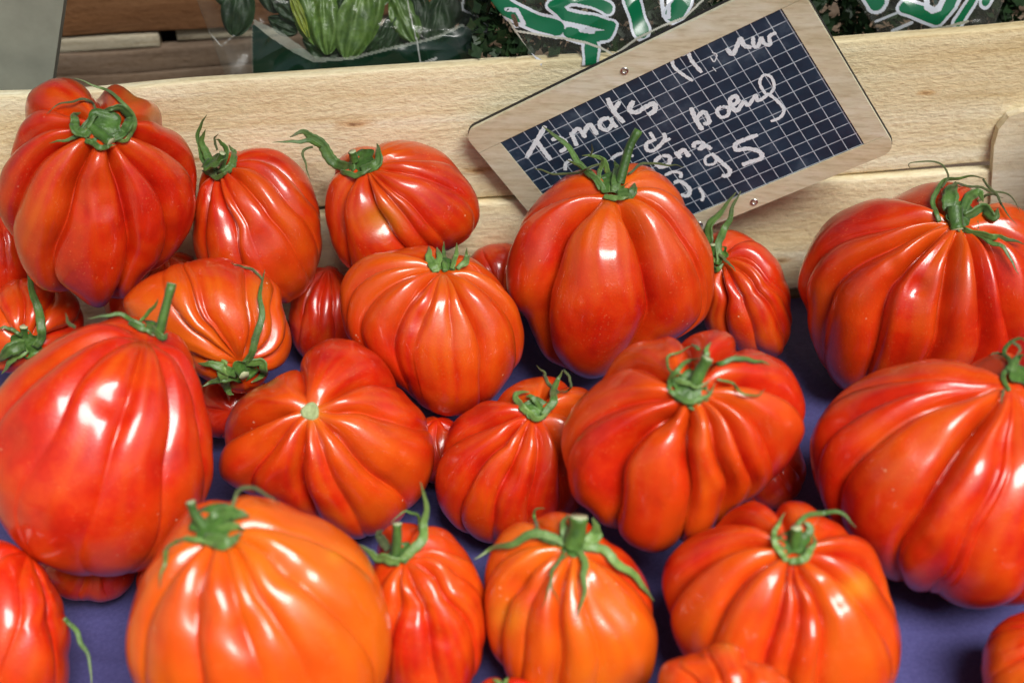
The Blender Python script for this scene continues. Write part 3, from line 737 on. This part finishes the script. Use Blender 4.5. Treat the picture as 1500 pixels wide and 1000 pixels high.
# shallow dents: (x, y, radius, depth mm)
DENT = dict(A=[(110, 287, 22, 2.2), (145, 280, 24, 2.4), (117, 310, 15, 1.6), (155, 308, 15, 1.6), (95, 150, 26, 4)],
            C=[(552, 330, 20, 3.0)], K=[(897, 880, 40, 3.2), (760, 855, 18, 2)], I=[(972, 625, 18, 2.4), (1015, 640, 14, 1.5)],
            E=[(888, 340, 30, 1.5)], H=[(1470, 650, 30, 2.2), (1355, 650, 26, 1.5)], G=[(1345, 420, 14, 2.0), (1310, 390, 12, 1.5)],
            P=[(165, 590, 22, 2.0), (20, 650, 24, 2)], Q=[(420, 830, 26, 2.2), (300, 900, 22, 2), (360, 925, 26, 2)], R=[(600, 890, 20, 2.2), (660, 850, 18, 2.0), (645, 935, 14, 1.6)],
            B=[(340, 330, 22, 2), (385, 350, 20, 1.6)], D=[(610, 470, 18, 1.4)], L=[(1190, 905, 18, 1.8), (1225, 870, 22, 1.8)], O=[(420, 720, 30, 2), (560, 600, 26, 1.6)],
            J=[(745, 700, 16, 1.4)], M=[(1025, 985, 26, 3.5)])
# calyx: disc radius in px (0 = none), stalk = (pixels, width px), sepals = (pixels, width px, kind)
CAL = {
 'A': dict(cr=34, stalk=([(135, 188), (148, 198), (163, 209)], 15), sep=[
    ([(168, 205), (186, 205), (193, 185), (186, 158), (160, 134), (132, 121), (108, 115)], 7, 'L'),
    ([(160, 205), (182, 195), (188, 172), (178, 158), (160, 158), (148, 170)], 15, 'G'),
    ([(128, 188), (143, 168), (162, 160), (180, 160)], 6, 'G'), ([(140, 160), (132, 149), (112, 146), (86, 153), (68, 168)], 4, 'D'),
    ([(130, 190), (112, 200), (92, 206), (72, 210)], 6, 'G'), ([(130, 200), (112, 190), (108, 172), (118, 165)], 16, 'G'), ([(125, 205), (150, 216), (170, 212)], 9, 'G')]),
 'B': dict(cr=24, stalk=([(322, 236), (326, 224)], 9), sep=[
    ([(318, 255), (296, 235), (292, 205), (294, 183), (303, 168)], 8, 'G'), ([(316, 252), (304, 230), (297, 205), (301, 190)], 12, 'G'),
    ([(322, 255), (338, 245), (342, 225), (335, 212)], 13, 'G'), ([(325, 250), (332, 225), (325, 208), (316, 204)], 9, 'G'), ([(300, 250), (318, 259), (336, 250)], 10, 'G'), ([(318, 220), (314, 205), (320, 196)], 4, 'D')]),
 'C': dict(cr=26, stalk=([(520, 236), (516, 222)], 11), sep=[
    ([(520, 247), (495, 240), (475, 222), (460, 203), (445, 192), (425, 201)], 17, 'G'), ([(470, 215), (455, 208), (430, 207), (399, 209)], 7, 'G'),
    ([(458, 215), (445, 222), (448, 245), (454, 262)], 4, 'D'), ([(530, 250), (550, 242), (556, 225), (552, 210)], 15, 'G'), ([(500, 252), (525, 256), (545, 246)], 9, 'G')]),
 'D': dict(cr=18, sep=[([(640, 398), (630, 380), (628, 360)], 15, 'L'), ([(652, 397), (650, 375), (650, 354)], 9, 'G'), ([(662, 394), (668, 375), (669, 356)], 9, 'L'),
    ([(670, 394), (682, 380), (684, 362)], 8, 'L'), ([(640, 398), (643, 375), (640, 362)], 10, 'L'), ([(672, 392), (684, 385), (688, 372)], 6, 'L')]),
 'E': dict(cr=26, stalk=([(908, 268), (916, 238), (924, 212), (936, 191)], 12), sep=[
    ([(880, 278), (862, 252), (836, 222), (812, 200), (794, 184)], 11, 'G'), ([(885, 280), (874, 262), (850, 244), (830, 234)], 10, 'G'),
    ([(895, 282), (893, 255), (885, 238), (868, 228), (852, 228)], 9, 'L'), ([(875, 272), (880, 250), (883, 235), (878, 228)], 8, 'L'), ([(900, 282), (904, 255), (900, 235)], 15, 'G'),
    ([(905, 286), (925, 282), (930, 268)], 17, 'G'), ([(885, 288), (905, 291), (922, 288)], 9, 'L'), ([(880, 240), (850, 250), (815, 255), (790, 250), (782, 244)], 4, 'D'), ([(920, 255), (945, 240), (980, 241), (1003, 246)], 4, 'D'), ([(865, 228), (868, 218), (866, 210)], 3, 'D')]),
 'F': dict(cr=20, stalk=([(1042, 372), (1044, 358)], 8), sep=[
    ([(1048, 388), (1038, 355), (1048, 320), (1078, 282)], 15, 'G'), ([(1052, 388), (1055, 350), (1068, 318), (1085, 280)], 12, 'G'), ([(1046, 388), (1040, 372), (1044, 355)], 12, 'L'),
    ([(1052, 372), (1066, 384), (1078, 398)], 5, 'D'), ([(1040, 392), (1052, 394), (1060, 385)], 9, 'G')]),
 'G': dict(cr=30, stalk=([(1397, 305), (1399, 322), (1402, 338)], 20), sep=[
    ([(1376, 325), (1366, 300), (1374, 278), (1392, 262), (1418, 257), (1444, 262)], 8, 'G'), ([(1380, 275), (1388, 258), (1378, 242), (1352, 234), (1332, 240), (1336, 250)], 3, 'D'),
    ([(1390, 310), (1392, 285), (1400, 266)], 24, 'G'), ([(1410, 310), (1420, 288), (1436, 284), (1440, 296)], 15, 'G'), ([(1412, 318), (1440, 306), (1456, 318), (1462, 305)], 18, 'G'),
    ([(1402, 268), (1430, 275), (1452, 280), (1480, 285), (1494, 312)], 4, 'D'), ([(1440, 262), (1458, 285), (1470, 305), (1490, 330)], 4, 'D'), ([(1412, 335), (1445, 346), (1472, 348), (1500, 358)], 10, 'G'),
    ([(1420, 338), (1450, 352), (1475, 372), (1492, 402)], 7, 'G'), ([(1432, 294), (1450, 285), (1470, 290)], 4, 'D')]),
 'H': dict(cr=26, stalk=([(1498, 556), (1508, 566)], 14), sep=[
    ([(1478, 572), (1470, 552), (1478, 535), (1472, 518), (1484, 500), (1497, 496), (1506, 504)], 8, 'G'), ([(1475, 520), (1460, 517), (1445, 522)], 4, 'D'), ([(1480, 545), (1490, 525), (1500, 520)], 11, 'G'),
    ([(1470, 570), (1466, 592)], 4, 'D'), ([(1482, 500), (1494, 512), (1486, 524)], 5, 'D')]),
 'I': dict(cr=32, stalk=([(1018, 560), (1028, 540), (1037, 524)], 16), sep=[
    ([(1000, 550), (982, 540), (978, 522), (1002, 511), (1020, 505)], 4, 'G'), ([(1040, 535), (1034, 516), (1042, 500)], 9, 'L'), ([(1024, 512), (1012, 503)], 6, 'G'),
    ([(1048, 534), (1078, 526), (1105, 527), (1128, 534)], 8, 'G'), ([(1050, 555), (1072, 562), (1092, 576), (1112, 578), (1122, 568)], 4, 'G'), ([(980, 570), (985, 548), (1008, 530), (1026, 524)], 8, 'G'),
    ([(978, 560), (1000, 560), (1020, 566), (1042, 556)], 8, 'L'), ([(980, 572), (1005, 586), (1035, 582), (1048, 560)], 9, 'G')]),
 'J': dict(cr=22, stalk=None, sep=[([(795, 608), (808, 590), (815, 562), (824, 542)], 12, 'G'), ([(818, 575), (802, 558), (796, 545), (786, 535)], 6, 'D'), ([(826, 542), (836, 556), (832, 572), (816, 574)], 4, 'D'),
    ([(778, 608), (763, 594), (757, 576), (776, 574)], 12, 'L'), ([(770, 600), (788, 613), (805, 604)], 10, 'L'), ([(790, 595), (780, 582), (770, 580)], 9, 'G')]),
 'K': dict(cr=26, stalk=([(838, 800), (845, 780), (848, 756)], 26), sep=[
    ([(830, 797), (800, 784), (765, 788), (728, 802), (694, 819)], 14, 'L'), ([(852, 800), (885, 806), (915, 830), (940, 858), (958, 880)], 14, 'L'), ([(848, 805), (858, 830), (855, 865), (844, 911)], 11, 'L'),
    ([(828, 806), (812, 830), (806, 860), (792, 892)], 5, 'G'), ([(832, 812), (808, 832), (810, 858), (820, 885)], 4, 'G'), ([(815, 797), (792, 785), (784, 765), (782, 747), (798, 744)], 7, 'G'),
    ([(858, 795), (874, 780), (868, 758)], 20, 'L'), ([(828, 790), (825, 770), (832, 752)], 12, 'L')]),
 'L': dict(cr=26, stalk=([(1164, 800), (1166, 785), (1167, 772)], 15), sep=[
    ([(1152, 822), (1136, 795), (1138, 770), (1150, 750)], 10, 'L'), ([(1162, 775), (1182, 756), (1210, 748), (1238, 757), (1254, 772)], 8, 'G'), ([(1156, 822), (1176, 818), (1192, 800), (1190, 778)], 12, 'L'), ([(1180, 790), (1186, 772), (1176, 762)], 12, 'G')]),
 'N': dict(cr=26, stalk=([(352, 540), (358, 550)], 15), sep=[
    ([(358, 532), (374, 508), (380, 465), (382, 430), (388, 395)], 11, 'G'), ([(385, 410), (372, 395), (350, 390), (338, 384)], 4, 'D'), ([(345, 548), (318, 536), (290, 532)], 15, 'G'), ([(345, 552), (322, 556), (296, 566)], 11, 'G'),
    ([(330, 528), (325, 545), (334, 572), (342, 578)], 15, 'L'), ([(360, 530), (384, 532), (386, 548), (368, 560)], 15, 'G')]),
 'P': dict(cr=24, stalk=([(233, 490), (240, 462), (252, 415)], 13), sep=[
    ([(212, 478), (185, 464), (155, 462), (128, 467)], 7, 'G'), ([(205, 470), (225, 450), (232, 437)], 6, 'G'), ([(110, 480), (100, 472), (96, 458)], 6, 'D'), ([(225, 482), (238, 494), (246, 488)], 12, 'G'), ([(190, 472), (210, 482), (228, 492)], 9, 'G')]),
 'Q': dict(cr=42, stalk=([(300, 772), (285, 752), (279, 734)], 13), sep=[
    ([(338, 745), (348, 722), (368, 714), (392, 724), (410, 738)], 6, 'D'), ([(275, 785), (250, 800), (238, 830), (234, 862)], 7, 'G'), ([(300, 790), (330, 795), (355, 780)], 22, 'G'),
    ([(310, 760), (340, 750), (366, 755)], 24, 'G'), ([(258, 792), (290, 790), (320, 800)], 9, 'L'), ([(320, 775), (345, 770), (360, 775)], 14, 'L')]),
 'R': dict(cr=22, stalk=([(580, 812), (582, 785), (582, 766)], 13), sep=[
    ([(588, 822), (612, 795), (626, 755), (616, 705)], 15, 'L'), ([(586, 822), (556, 816), (526, 797)], 17, 'L'), ([(614, 775), (612, 756), (594, 748), (572, 766)], 5, 'G'), ([(570, 805), (556, 785), (560, 775)], 14, 'D')]),
 'S': dict(cr=26, stalk=([(36, 492), (35, 478)], 12), sep=[
    ([(52, 508), (62, 485), (56, 445), (42, 405), (40, 366)], 13, 'G'), ([(32, 492), (12, 480), (-5, 482)], 6, 'G'), ([(36, 505), (14, 512), (-4, 532)], 22, 'G'), ([(40, 512), (20, 526), (2, 548)], 12, 'L')]),
 'T': dict(cr=0, sep=[([(94, 905), (115, 930), (130, 962), (134, 1010)], 8, 'G')]),
 'Z': dict(cr=10, sep=[([(736, 1004), (728, 997), (720, 993)], 7, 'L'), ([(738, 1004), (742, 994), (745, 990)], 6, 'L')]),
}
GROUP = 'ribbed beefsteak tomatoes heaped in the crate'
LABEL = dict(
 A='tall ribbed red tomato at the back left, rising above the crate rim',
 B='red tomato with a tight green cup of sepals, right of the tall back left one',
 C='gold-streaked tomato with one long sepal pointing left over the back slat',
 D='round evenly ribbed tomato with short clipped sepals, left of the chalkboard tomato',
 E='tall smooth-lobed red tomato with a long stalk in front of the chalkboard',
 F='small red tomato with tall folded sepals under the lower corner of the chalkboard',
 G='broad red tomato with wispy curled sepals in front of the corner post',
 H='biggest broad red tomato, at the right edge, below the one by the corner post',
 I='scalloped many-lobed orange red tomato lying on its neighbours, right of centre',
 J='dusky red ribbed tomato tucked under the left side of the scalloped one',
 K='orange red tomato with pale green star-shaped sepals spread over it',
 L='deeply ribbed orange tomato with a small cup calyx beside bare purple paper',
 M='knobbly top of a stemless tomato cut off by the bottom edge',
 N='orange tomato on its side with a dark calyx in front and one upright sepal',
 O='stalkless red tomato showing a round pale stem scar',
 P='big smooth heart-shaped red tomato with a cut upright stalk, at the left edge',
 Q='large orange yellow bumpy tomato in the lower left foreground',
 R='red tomato with two broad curling sepals beside the big orange yellow one',
 S='half hidden red tomato at the left edge with one long upright sepal',
 T='smooth red tomato cut off by the lower left corner',
 U='dark tomato deep in the gap left of the round evenly ribbed one',
 V='dark stemless tomato at the left edge tucked against the tall back left one',
 W='sliver of a red tomato low against the back slat, left of the chalkboard tomato',
 X='smooth orange tomato cut off by the lower right corner',
 Y='shaded red tomato peeping out under the right side of the scalloped one',
 Z='tip of a tomato with tiny pale sepals entering at the bottom edge',
 AA='dark tomato in the shadow under the big heart-shaped one',
 EE='dark tomato in the small gap between the stem scar one and the dusky red one',
 CC='dark tomato between the tall back left one and the side-lying orange one',
 DD='dark tomato low between the heart-shaped one and the big orange yellow one',
 BB='dark red tomato in the hollow below the calyx of the side-lying one')

# ------------------------------------------------------------------ tomatoes
def build_tomato(k):
    T = TOM[k]
    d = DEPTH[k]
    seed = sum(ord(c) * (i + 3) for i, c in enumerate(k)) + 5
    rng = np.random.default_rng(seed)
    o = np.array(T['o'], float)
    c = o.mean(0)
    W = unit(-ray(*c))
    R_ = unit(np.cross(UP, W)); U_ = np.cross(W, R_)
    C = CAM + ray(*c) * d
    q = np.array([at_plane(p[0], p[1], C, W) - C for p in o])
    x, y = q @ R_, q @ U_
    ph = np.arctan2(y, x); rad = np.hypot(x, y); i = np.argsort(ph); ph, rad = ph[i], rad[i]
    PH = np.linspace(-pi, pi, 360, endpoint=False)
    RR = np.interp(PH, np.r_[ph - 2 * pi, ph, ph + 2 * pi], np.tile(rad, 3))
    ker = np.exp(-.5 * (np.arange(-9, 10) / 2.6) ** 2); ker /= ker.sum()
    RR = np.convolve(np.r_[RR[-9:], RR, RR[:9]], ker, 'valid')
    Fq = np.fft.rfft(RR); Fq[3:] = 0
    RS = np.fft.irfft(Fq, 360)
    def lut(tab, a): return np.interp(a, np.r_[PH, pi], np.r_[tab, tab[0]])
    Rm = rad.mean(); D = .88 * Rm
    pxm = d / FPX                                                  # metres per pixel at this distance
    def n_of(px, py):                                              # direction, on the front half, seen at a pixel
        v = at_plane(px, py, C, W) - C
        a, b = v @ R_, v @ U_
        f = math.atan2(b, a); r = min(math.hypot(a, b) / lut(RR, f), .985)
        return np.array([r * cos(f), r * sin(f), math.sqrt(1 - r * r)])
    s = n_of(*T['s'])
    if 'b' in T:                                                   # where the ribs run together again, round the far side
        bq = n_of(*T['b']) * np.array([1, 1, -1])
    else:
        bq = -s
    ax = unit(s - bq); cc = (s + bq) / np.linalg.norm(s - bq)
    e1 = unit(np.cross(ax, [0.2, .9, .3])); e2 = np.cross(ax, e1)
    def az(n):
        nc = n @ cc
        p = (nc + math.sqrt(nc * nc + 1 - cc @ cc)) * n - cc
        return math.atan2(p @ e2, p @ e1)
    gs = []
    for g in T['g']:
        gs.append((az(n_of(g[0], g[1])), g[2] if len(g) > 2 else rng.uniform(.8, 1.2)))
    gs.sort()
    full = list(gs)
    for j in range(len(gs)):                                       # the side one cannot see gets ribs as well
        a0 = gs[j][0]; a1 = gs[(j + 1) % len(gs)][0] + (2 * pi if j == len(gs) - 1 else 0)
        m = int((a1 - a0) / .95)
        for t in range(1, m):
            full.append((a0 + (a1 - a0) * (t + rng.uniform(-.15, .15)) / m, rng.uniform(.7, 1.1)))
    ga = np.array([g[0] for g in full]); gdp = np.array([g[1] for g in full])
    ga = (ga + pi) % (2 * pi) - pi
    i = np.argsort(ga); ga, gdp = ga[i], gdp[i]
    big = Rm / pxm > 60
    na, nb = (216, 120) if big else (120, 70)
    gx = np.r_[ga, ga[0] + 2 * pi]; gd = np.r_[gdp, gdp[0]]
    al, js, tl = [], [], []
    for q in range(len(ga)):                                       # a line of vertices runs along the bottom of every groove
        sp_ = gx[q + 1] - gx[q]
        m = max(7, int(round(na * sp_ / (2 * pi))))
        u = np.arange(m) / m
        u = .45 * u + .55 * (.5 - .5 * np.cos(pi * u))
        al.append(gx[q] + sp_ * u); js.append(np.full(m, q)); tl.append(u)
    al = np.concatenate(al); js = np.concatenate(js); tl = np.concatenate(tl)
    na = len(al)
    tb = np.linspace(0, 1, nb)
    be = pi * (.62 * tb + .38 * tb ** 2)
    be[0] = 1e-3; be[-1] = pi - 1e-3
    ALw, BE = np.meshgrid(al, be)
    j = np.broadcast_to(js, ALw.shape); tt = np.broadcast_to(tl, ALw.shape)
    # a little waver so the grooves do not run dead straight
    AL = ALw + .06 * np.sin(BE * 2.3 + seed) * sstep(.2, 1.2, BE) + .03 * np.sin(BE * 5 + np.sin(ALw * 2 + seed) * 2)
    n = cc + np.cos(BE)[..., None] * ax + (np.sin(BE) * np.cos(AL))[..., None] * e1 + (np.sin(BE) * np.sin(AL))[..., None] * e2
    n = n / np.linalg.norm(n, axis=-1)[..., None]
    f = np.arctan2(n[..., 1], n[..., 0]); rho = np.hypot(n[..., 0], n[..., 1])
    t = sstep(.45, .95, rho)
    Re = lut(RS, f) * (1 - t) + lut(RR, f) * t
    Bx = np.stack([rho * Re * np.cos(f), rho * Re * np.sin(f), D * n[..., 2]], -1)
    # lobes between grooves
    span = gx[j + 1] - gx[j]
    Dk = gd[j] * (1 - sstep(0, 1, tt)) + gd[j + 1] * sstep(0, 1, tt)
    dist = np.minimum(ALw - gx[j], gx[j + 1] - ALw) * np.maximum(np.sin(BE), .12)
    wide = np.clip(span / .8, .55, 1.25)
    sig = .06 + .02 * np.sin(seed + j)
    prof = .95 * np.abs(2 * tt - 1) ** 2.3 * wide + .55 * np.exp(-(dist / sig) ** 1.2)
    end = 2.2 + .35 * np.sin(j * 2.1 + seed)
    env = sstep(.06, .42, BE) * (1 - (.80 - .35 * T.get('ext', 0)) * sstep(.8, end + .5 * T.get('ext', 0), BE)) * (1 - sstep(2.5, 3.1, BE))
    g = T['gd'] * 1.15 * Dk * prof * env
    off = rng.uniform(-.030, .022, len(ga))                        # some lobes stand proud, some lie back
    Dw = 1 + .35 * np.sin(BE * 3.1 + js * 1.9 + seed) * (1 - np.abs(2 * tt - 1))
    g = g * Dw
    hol = rng.uniform(-.2, 1.0, len(ga)).clip(0) * .020            # some lobes are a little hollow down the middle
    hc = rng.uniform(.38, .62, len(ga)); hb = rng.uniform(.75, 1.35, len(ga))
    g = g + hol[j] * np.exp(-((tt - hc[j]) / .17) ** 2) * np.exp(-((BE - hb[j]) / .33) ** 2) * np.clip(span / .6, .5, 1.2)
    g = g - off[j] * (1 - np.abs(2 * tt - 1) ** 3) * sstep(.25, .9, BE) * (1 - sstep(1.5, 2.8, BE)) * (T['gd'] / .1)
    if not T.get('nostem'):
        g = g + (.13 if not T.get('scar') else .12) * np.exp(-(BE / .26) ** 2)
    # finer secondary ribs near the stem and general unevenness
    minor = np.sin(ALw * int(rng.integers(9, 13)) * 2 + 2 * np.sin(ALw * 3 + seed)) * sstep(.15, .5, BE) * (1 - sstep(.8, 1.7, BE))
    L1, L2, L5 = Lump(seed, 3.0), Lump(seed + 1, 7.5), Lump(seed + 6, 19)
    g = g + .0035 * minor + .010 * L1(n) + .0062 * L2(n) + .0016 * L5(n)
    for _ in range(26 if big else 8):                              # small dents and swellings, drawn out along the ribs
        a_, b_ = rng.uniform(-pi, pi), rng.uniform(.45, 1.9)
        da = (ALw - a_ + pi) % (2 * pi) - pi
        g = g + rng.uniform(-.010, .012) * np.exp(-(da * np.sin(BE) / rng.uniform(.05, .13)) ** 2 - ((BE - b_) / rng.uniform(.10, .28)) ** 2)
    P = Bx * (1 - g)[..., None]
    for (px, py, r, mm) in DENT.get(k, []):
        nd = n_of(px, py); fd = math.atan2(nd[1], nd[0]); rh = math.hypot(nd[0], nd[1])
        pd = np.array([rh * lut(RR, fd) * cos(fd), rh * lut(RR, fd) * sin(fd), D * nd[2]])
        dd = np.linalg.norm((Bx - pd)[..., :2], axis=-1) / (r * pxm)
        P = P - (mm * .001 * np.exp(-dd ** 2.4) * (n[..., 2] > 0))[..., None] * nd
    world = C + P[..., 0:1] * R_ + P[..., 1:2] * U_ + P[..., 2:3] * W
    # skin colour: orange streaks and patches, yellow spots, less orange along the grooves
    L3 = Lump(seed + 2, 2.6); L4 = Lump(seed + 3, 6)
    lobe = np.sin(j * 1.7 + seed) * .13 * (1 - sstep(.9, 2.0, BE))
    base = ORANGE[k]
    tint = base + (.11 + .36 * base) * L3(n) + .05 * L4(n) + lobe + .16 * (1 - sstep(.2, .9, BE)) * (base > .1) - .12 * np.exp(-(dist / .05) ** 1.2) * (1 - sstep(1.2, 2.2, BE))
    rs = np.random.default_rng(seed + 9)
    streak = sum(np.sin(ALw * int(f_) + p_ + .6 * np.sin(BE * 3 + p_)) for f_, p_ in zip(rs.integers(11, 46, 7), rs.uniform(0, 6, 7))) / 2.6
    tint = tint + .085 * streak * sstep(.1, .4, BE) * (1 - sstep(1.3, 2.4, BE)) + .07 * Lump(seed + 12, 13)(n)
    yel = np.zeros_like(tint)
    for (px, py, r) in YELLOW.get(k, []):
        nd = n_of(px, py); fd = math.atan2(nd[1], nd[0]); rh = math.hypot(nd[0], nd[1])
        pd = np.array([rh * lut(RR, fd) * cos(fd), rh * lut(RR, fd) * sin(fd)])
        dd = np.linalg.norm(Bx[..., :2] - pd, axis=-1) / (r * pxm)
        yel = np.maximum(yel, .36 * np.exp(-dd ** 2) * (1 + .5 * L4(n)) * (n[..., 2] > -.1))
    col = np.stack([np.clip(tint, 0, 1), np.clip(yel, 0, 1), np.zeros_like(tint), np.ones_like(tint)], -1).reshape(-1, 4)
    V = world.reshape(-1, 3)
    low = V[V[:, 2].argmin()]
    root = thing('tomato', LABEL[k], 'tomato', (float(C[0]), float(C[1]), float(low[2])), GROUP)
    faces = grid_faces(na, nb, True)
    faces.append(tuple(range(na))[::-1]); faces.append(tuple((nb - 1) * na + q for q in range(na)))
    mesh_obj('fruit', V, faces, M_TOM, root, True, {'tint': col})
    bvh = BVHTree.FromPolygons([Vector(v) for v in V], faces)
    camv = Vector(CAM)
    def hit(px, py):
        v = ray(px, py)
        h = bvh.ray_cast(camv, Vector(unit(v)))
        return None if h[0] is None else float((np.array(h[0]) - CAM) @ FW)
    ds = hit(*T['s']) or d - D * .6
    nb_dir = s[0] / (Rm ** 1) * R_ + s[1] / Rm * U_ + s[2] / D * W
    nrm = unit(nb_dir)
    if T.get('scar'):
        pc = CAM + ray(*T['s']) * ds
        tx = unit(np.cross(nrm, UP)); ty = np.cross(nrm, tx)
        vs, fs = [], []
        for r, h in ((.0044, -.0004), (.0042, .0012), (.0030, .0016), (.0022, .0006), (.0008, .0009)):
            for q in range(24):
                a = q * 2 * pi / 24; rr = r * (1 + .08 * sin(3 * a + 1))
                vs.append(pc + nrm * h + tx * rr * cos(a) + ty * rr * sin(a))
        fs = grid_faces(24, 5, True); fs.append(tuple(range(96, 120)))
        mesh_obj('stem_scar', vs, fs, M_SCAR, root)
    K = CAL.get(k)
    if not K: return root
    cal_parent = root
    if K['cr']:
        cr = K['cr'] * pxm * .92
        pc = CAM + ray(*T['s']) * ds + nrm * .0006
        tx = unit(np.cross(nrm, UP)); ty = np.cross(nrm, tx)
        nl = int(rng.integers(5, 7)); p0 = rng.uniform(0, 6)
        vs = []; na2 = 40
        rows = [(0.0, .10), (.3, .12), (.6, .02), (.85, .05), (1.0, .16), (.97, .10), (.6, -.12), (.05, -.15)]
        for fr, h in rows:
            for q in range(na2):
                a = q * 2 * pi / na2
                rr = fr * cr * (1 - .22 * (.5 + .5 * cos(nl * a + p0)) * fr + .05 * sin(2 * a + seed))
                hh = h * cr * (1 + .5 * fr * cos(nl * a + p0))
                vs.append(pc + tx * (rr + 1e-5) * cos(a) + ty * (rr + 1e-5) * sin(a) + nrm * hh)
        cal_parent = mesh_obj('calyx', vs, grid_faces(na2, len(rows), True), M_SEPAL, root)
    def depths(line, lift0, lift1):
        out = []; last = ds
        for m, (px, py) in enumerate(line):
            u = m / (len(line) - 1)
            h = hit(px, py)
            lf = lift0 + (lift1 - lift0) * u + .0012 * sin(pi * u)
            if h is not None and h < ds + .03: last = h - lf; out.append(last)
            else:
                last = min(last, ds - lf) if m == 0 else last - .0004
                out.append(last)
        out = np.array(out)
        for _ in range(3):
            out = np.minimum(out + 1e9 * 0, np.r_[out[0], (out[:-2] + out[1:-1] + out[2:]) / 3, out[-1]])
        return out
    st = K.get('stalk')
    if st:
        line = catmull(st[0], 10)
        dep = np.linspace(ds - .001, ds - .0045, 10)
        pts = np.array([CAM + ray(*p) * z for p, z in zip(line, dep)])
        hw = st[1] * .5 * pxm
        vs = []
        tang = np.gradient(pts, axis=0)
        for m, (p, tg) in enumerate(zip(pts, tang)):
            tg = unit(tg); sx = unit(np.cross(tg, FW)); sy = np.cross(tg, sx)
            r = hw * (1.18 - .3 * m / 9 + (.14 if m >= 8 else 0))
            for q in range(12):
                a = q * pi / 6
                vs.append(p + (sx * cos(a) + sy * sin(a)) * r * (1 + .10 * cos(5 * a)))
        fs = grid_faces(12, 10, True)
        sk = mesh_obj('stalk', vs, fs + [tuple(range(108, 120))], M_SEPAL, cal_parent)
        sk.data.materials.append(M_CUT)
        sk.data.polygons[len(sk.data.polygons) - 1].material_index = 1
    for (pl, wpx, kind) in K['sep']:
        ns = max(14, int(len(pl) * 7))
        line = catmull(pl, ns)
        uu = np.linspace(0, 1, ns); lg = np.abs(np.diff(line, axis=0)).sum()
        wob = lg * .016 * (np.sin(uu * rng.uniform(7, 12) + rng.uniform(0, 6)) + .6 * np.sin(uu * rng.uniform(15, 22))) * np.sin(pi * uu)
        tg_ = np.gradient(line, axis=0); tg_ /= np.linalg.norm(tg_, axis=1)[:, None] + 1e-9
        line = line + np.stack([-tg_[:, 1], tg_[:, 0]], 1) * wob[:, None]
        dep = depths(line, .0012 if wpx > 5 else .0022, .0030)
        pts = np.array([CAM + ray(*p) * z for p, z in zip(line, dep)])
        tang = np.gradient(pts, axis=0)
        hw = wpx * .48 * pxm
        tw0, tw1 = rng.uniform(-.6, .6, 2)
        vs, ages = [], []
        dry = rng.uniform(.5, 1.0) if kind != 'D' else .6
        for m, (p, tg) in enumerate(zip(pts, tang)):
            u = m / (ns - 1)
            tg = unit(tg)
            vd = unit(p - CAM)
            sx = unit(np.cross(tg, vd)); sy = np.cross(sx, tg)
            a = tw0 + (tw1 - tw0) * u
            sx, sy = sx * cos(a) + sy * sin(a), sy * cos(a) - sx * sin(a)
            wd = hw * (1.05 - .25 * abs(2 * u - .7)) * (1 - u ** 3.2 * .88) * (1 + .06 * sin(m * 1.9 + seed))
            th = min(.0008, wd * .55) * (1 - .4 * u)
            fold = .35 * wd                                         # the blade is folded a little along its midrib
            for (ca, sb) in ((-1, fold), (-.5, fold * .2 + th), (0, -fold * .25 + th), (.5, fold * .2 + th), (1, fold), (.5, fold * .2 - th), (0, -fold * .25 - th), (-.5, fold * .2 - th)):
                vs.append(p + sx * wd * ca - sy * sb)
                ages.append((dry * max(0, (u - .62) / .38) ** 1.6, .34 if abs(ca) == 1 else (.18 if ca == 0 else 0), 0, 1))
        fs = grid_faces(8, ns, True)
        fs.append(tuple(range(8))[::-1]); fs.append(tuple((ns - 1) * 8 + q for q in range(8)))
        mesh_obj('sepal', vs, fs, {'G': M_SEPAL, 'L': M_SEPAL_L, 'D': M_SEPAL_D}[kind], cal_parent, True, {'age': ages})
    return root
for _k in TOM:
    build_tomato(_k)
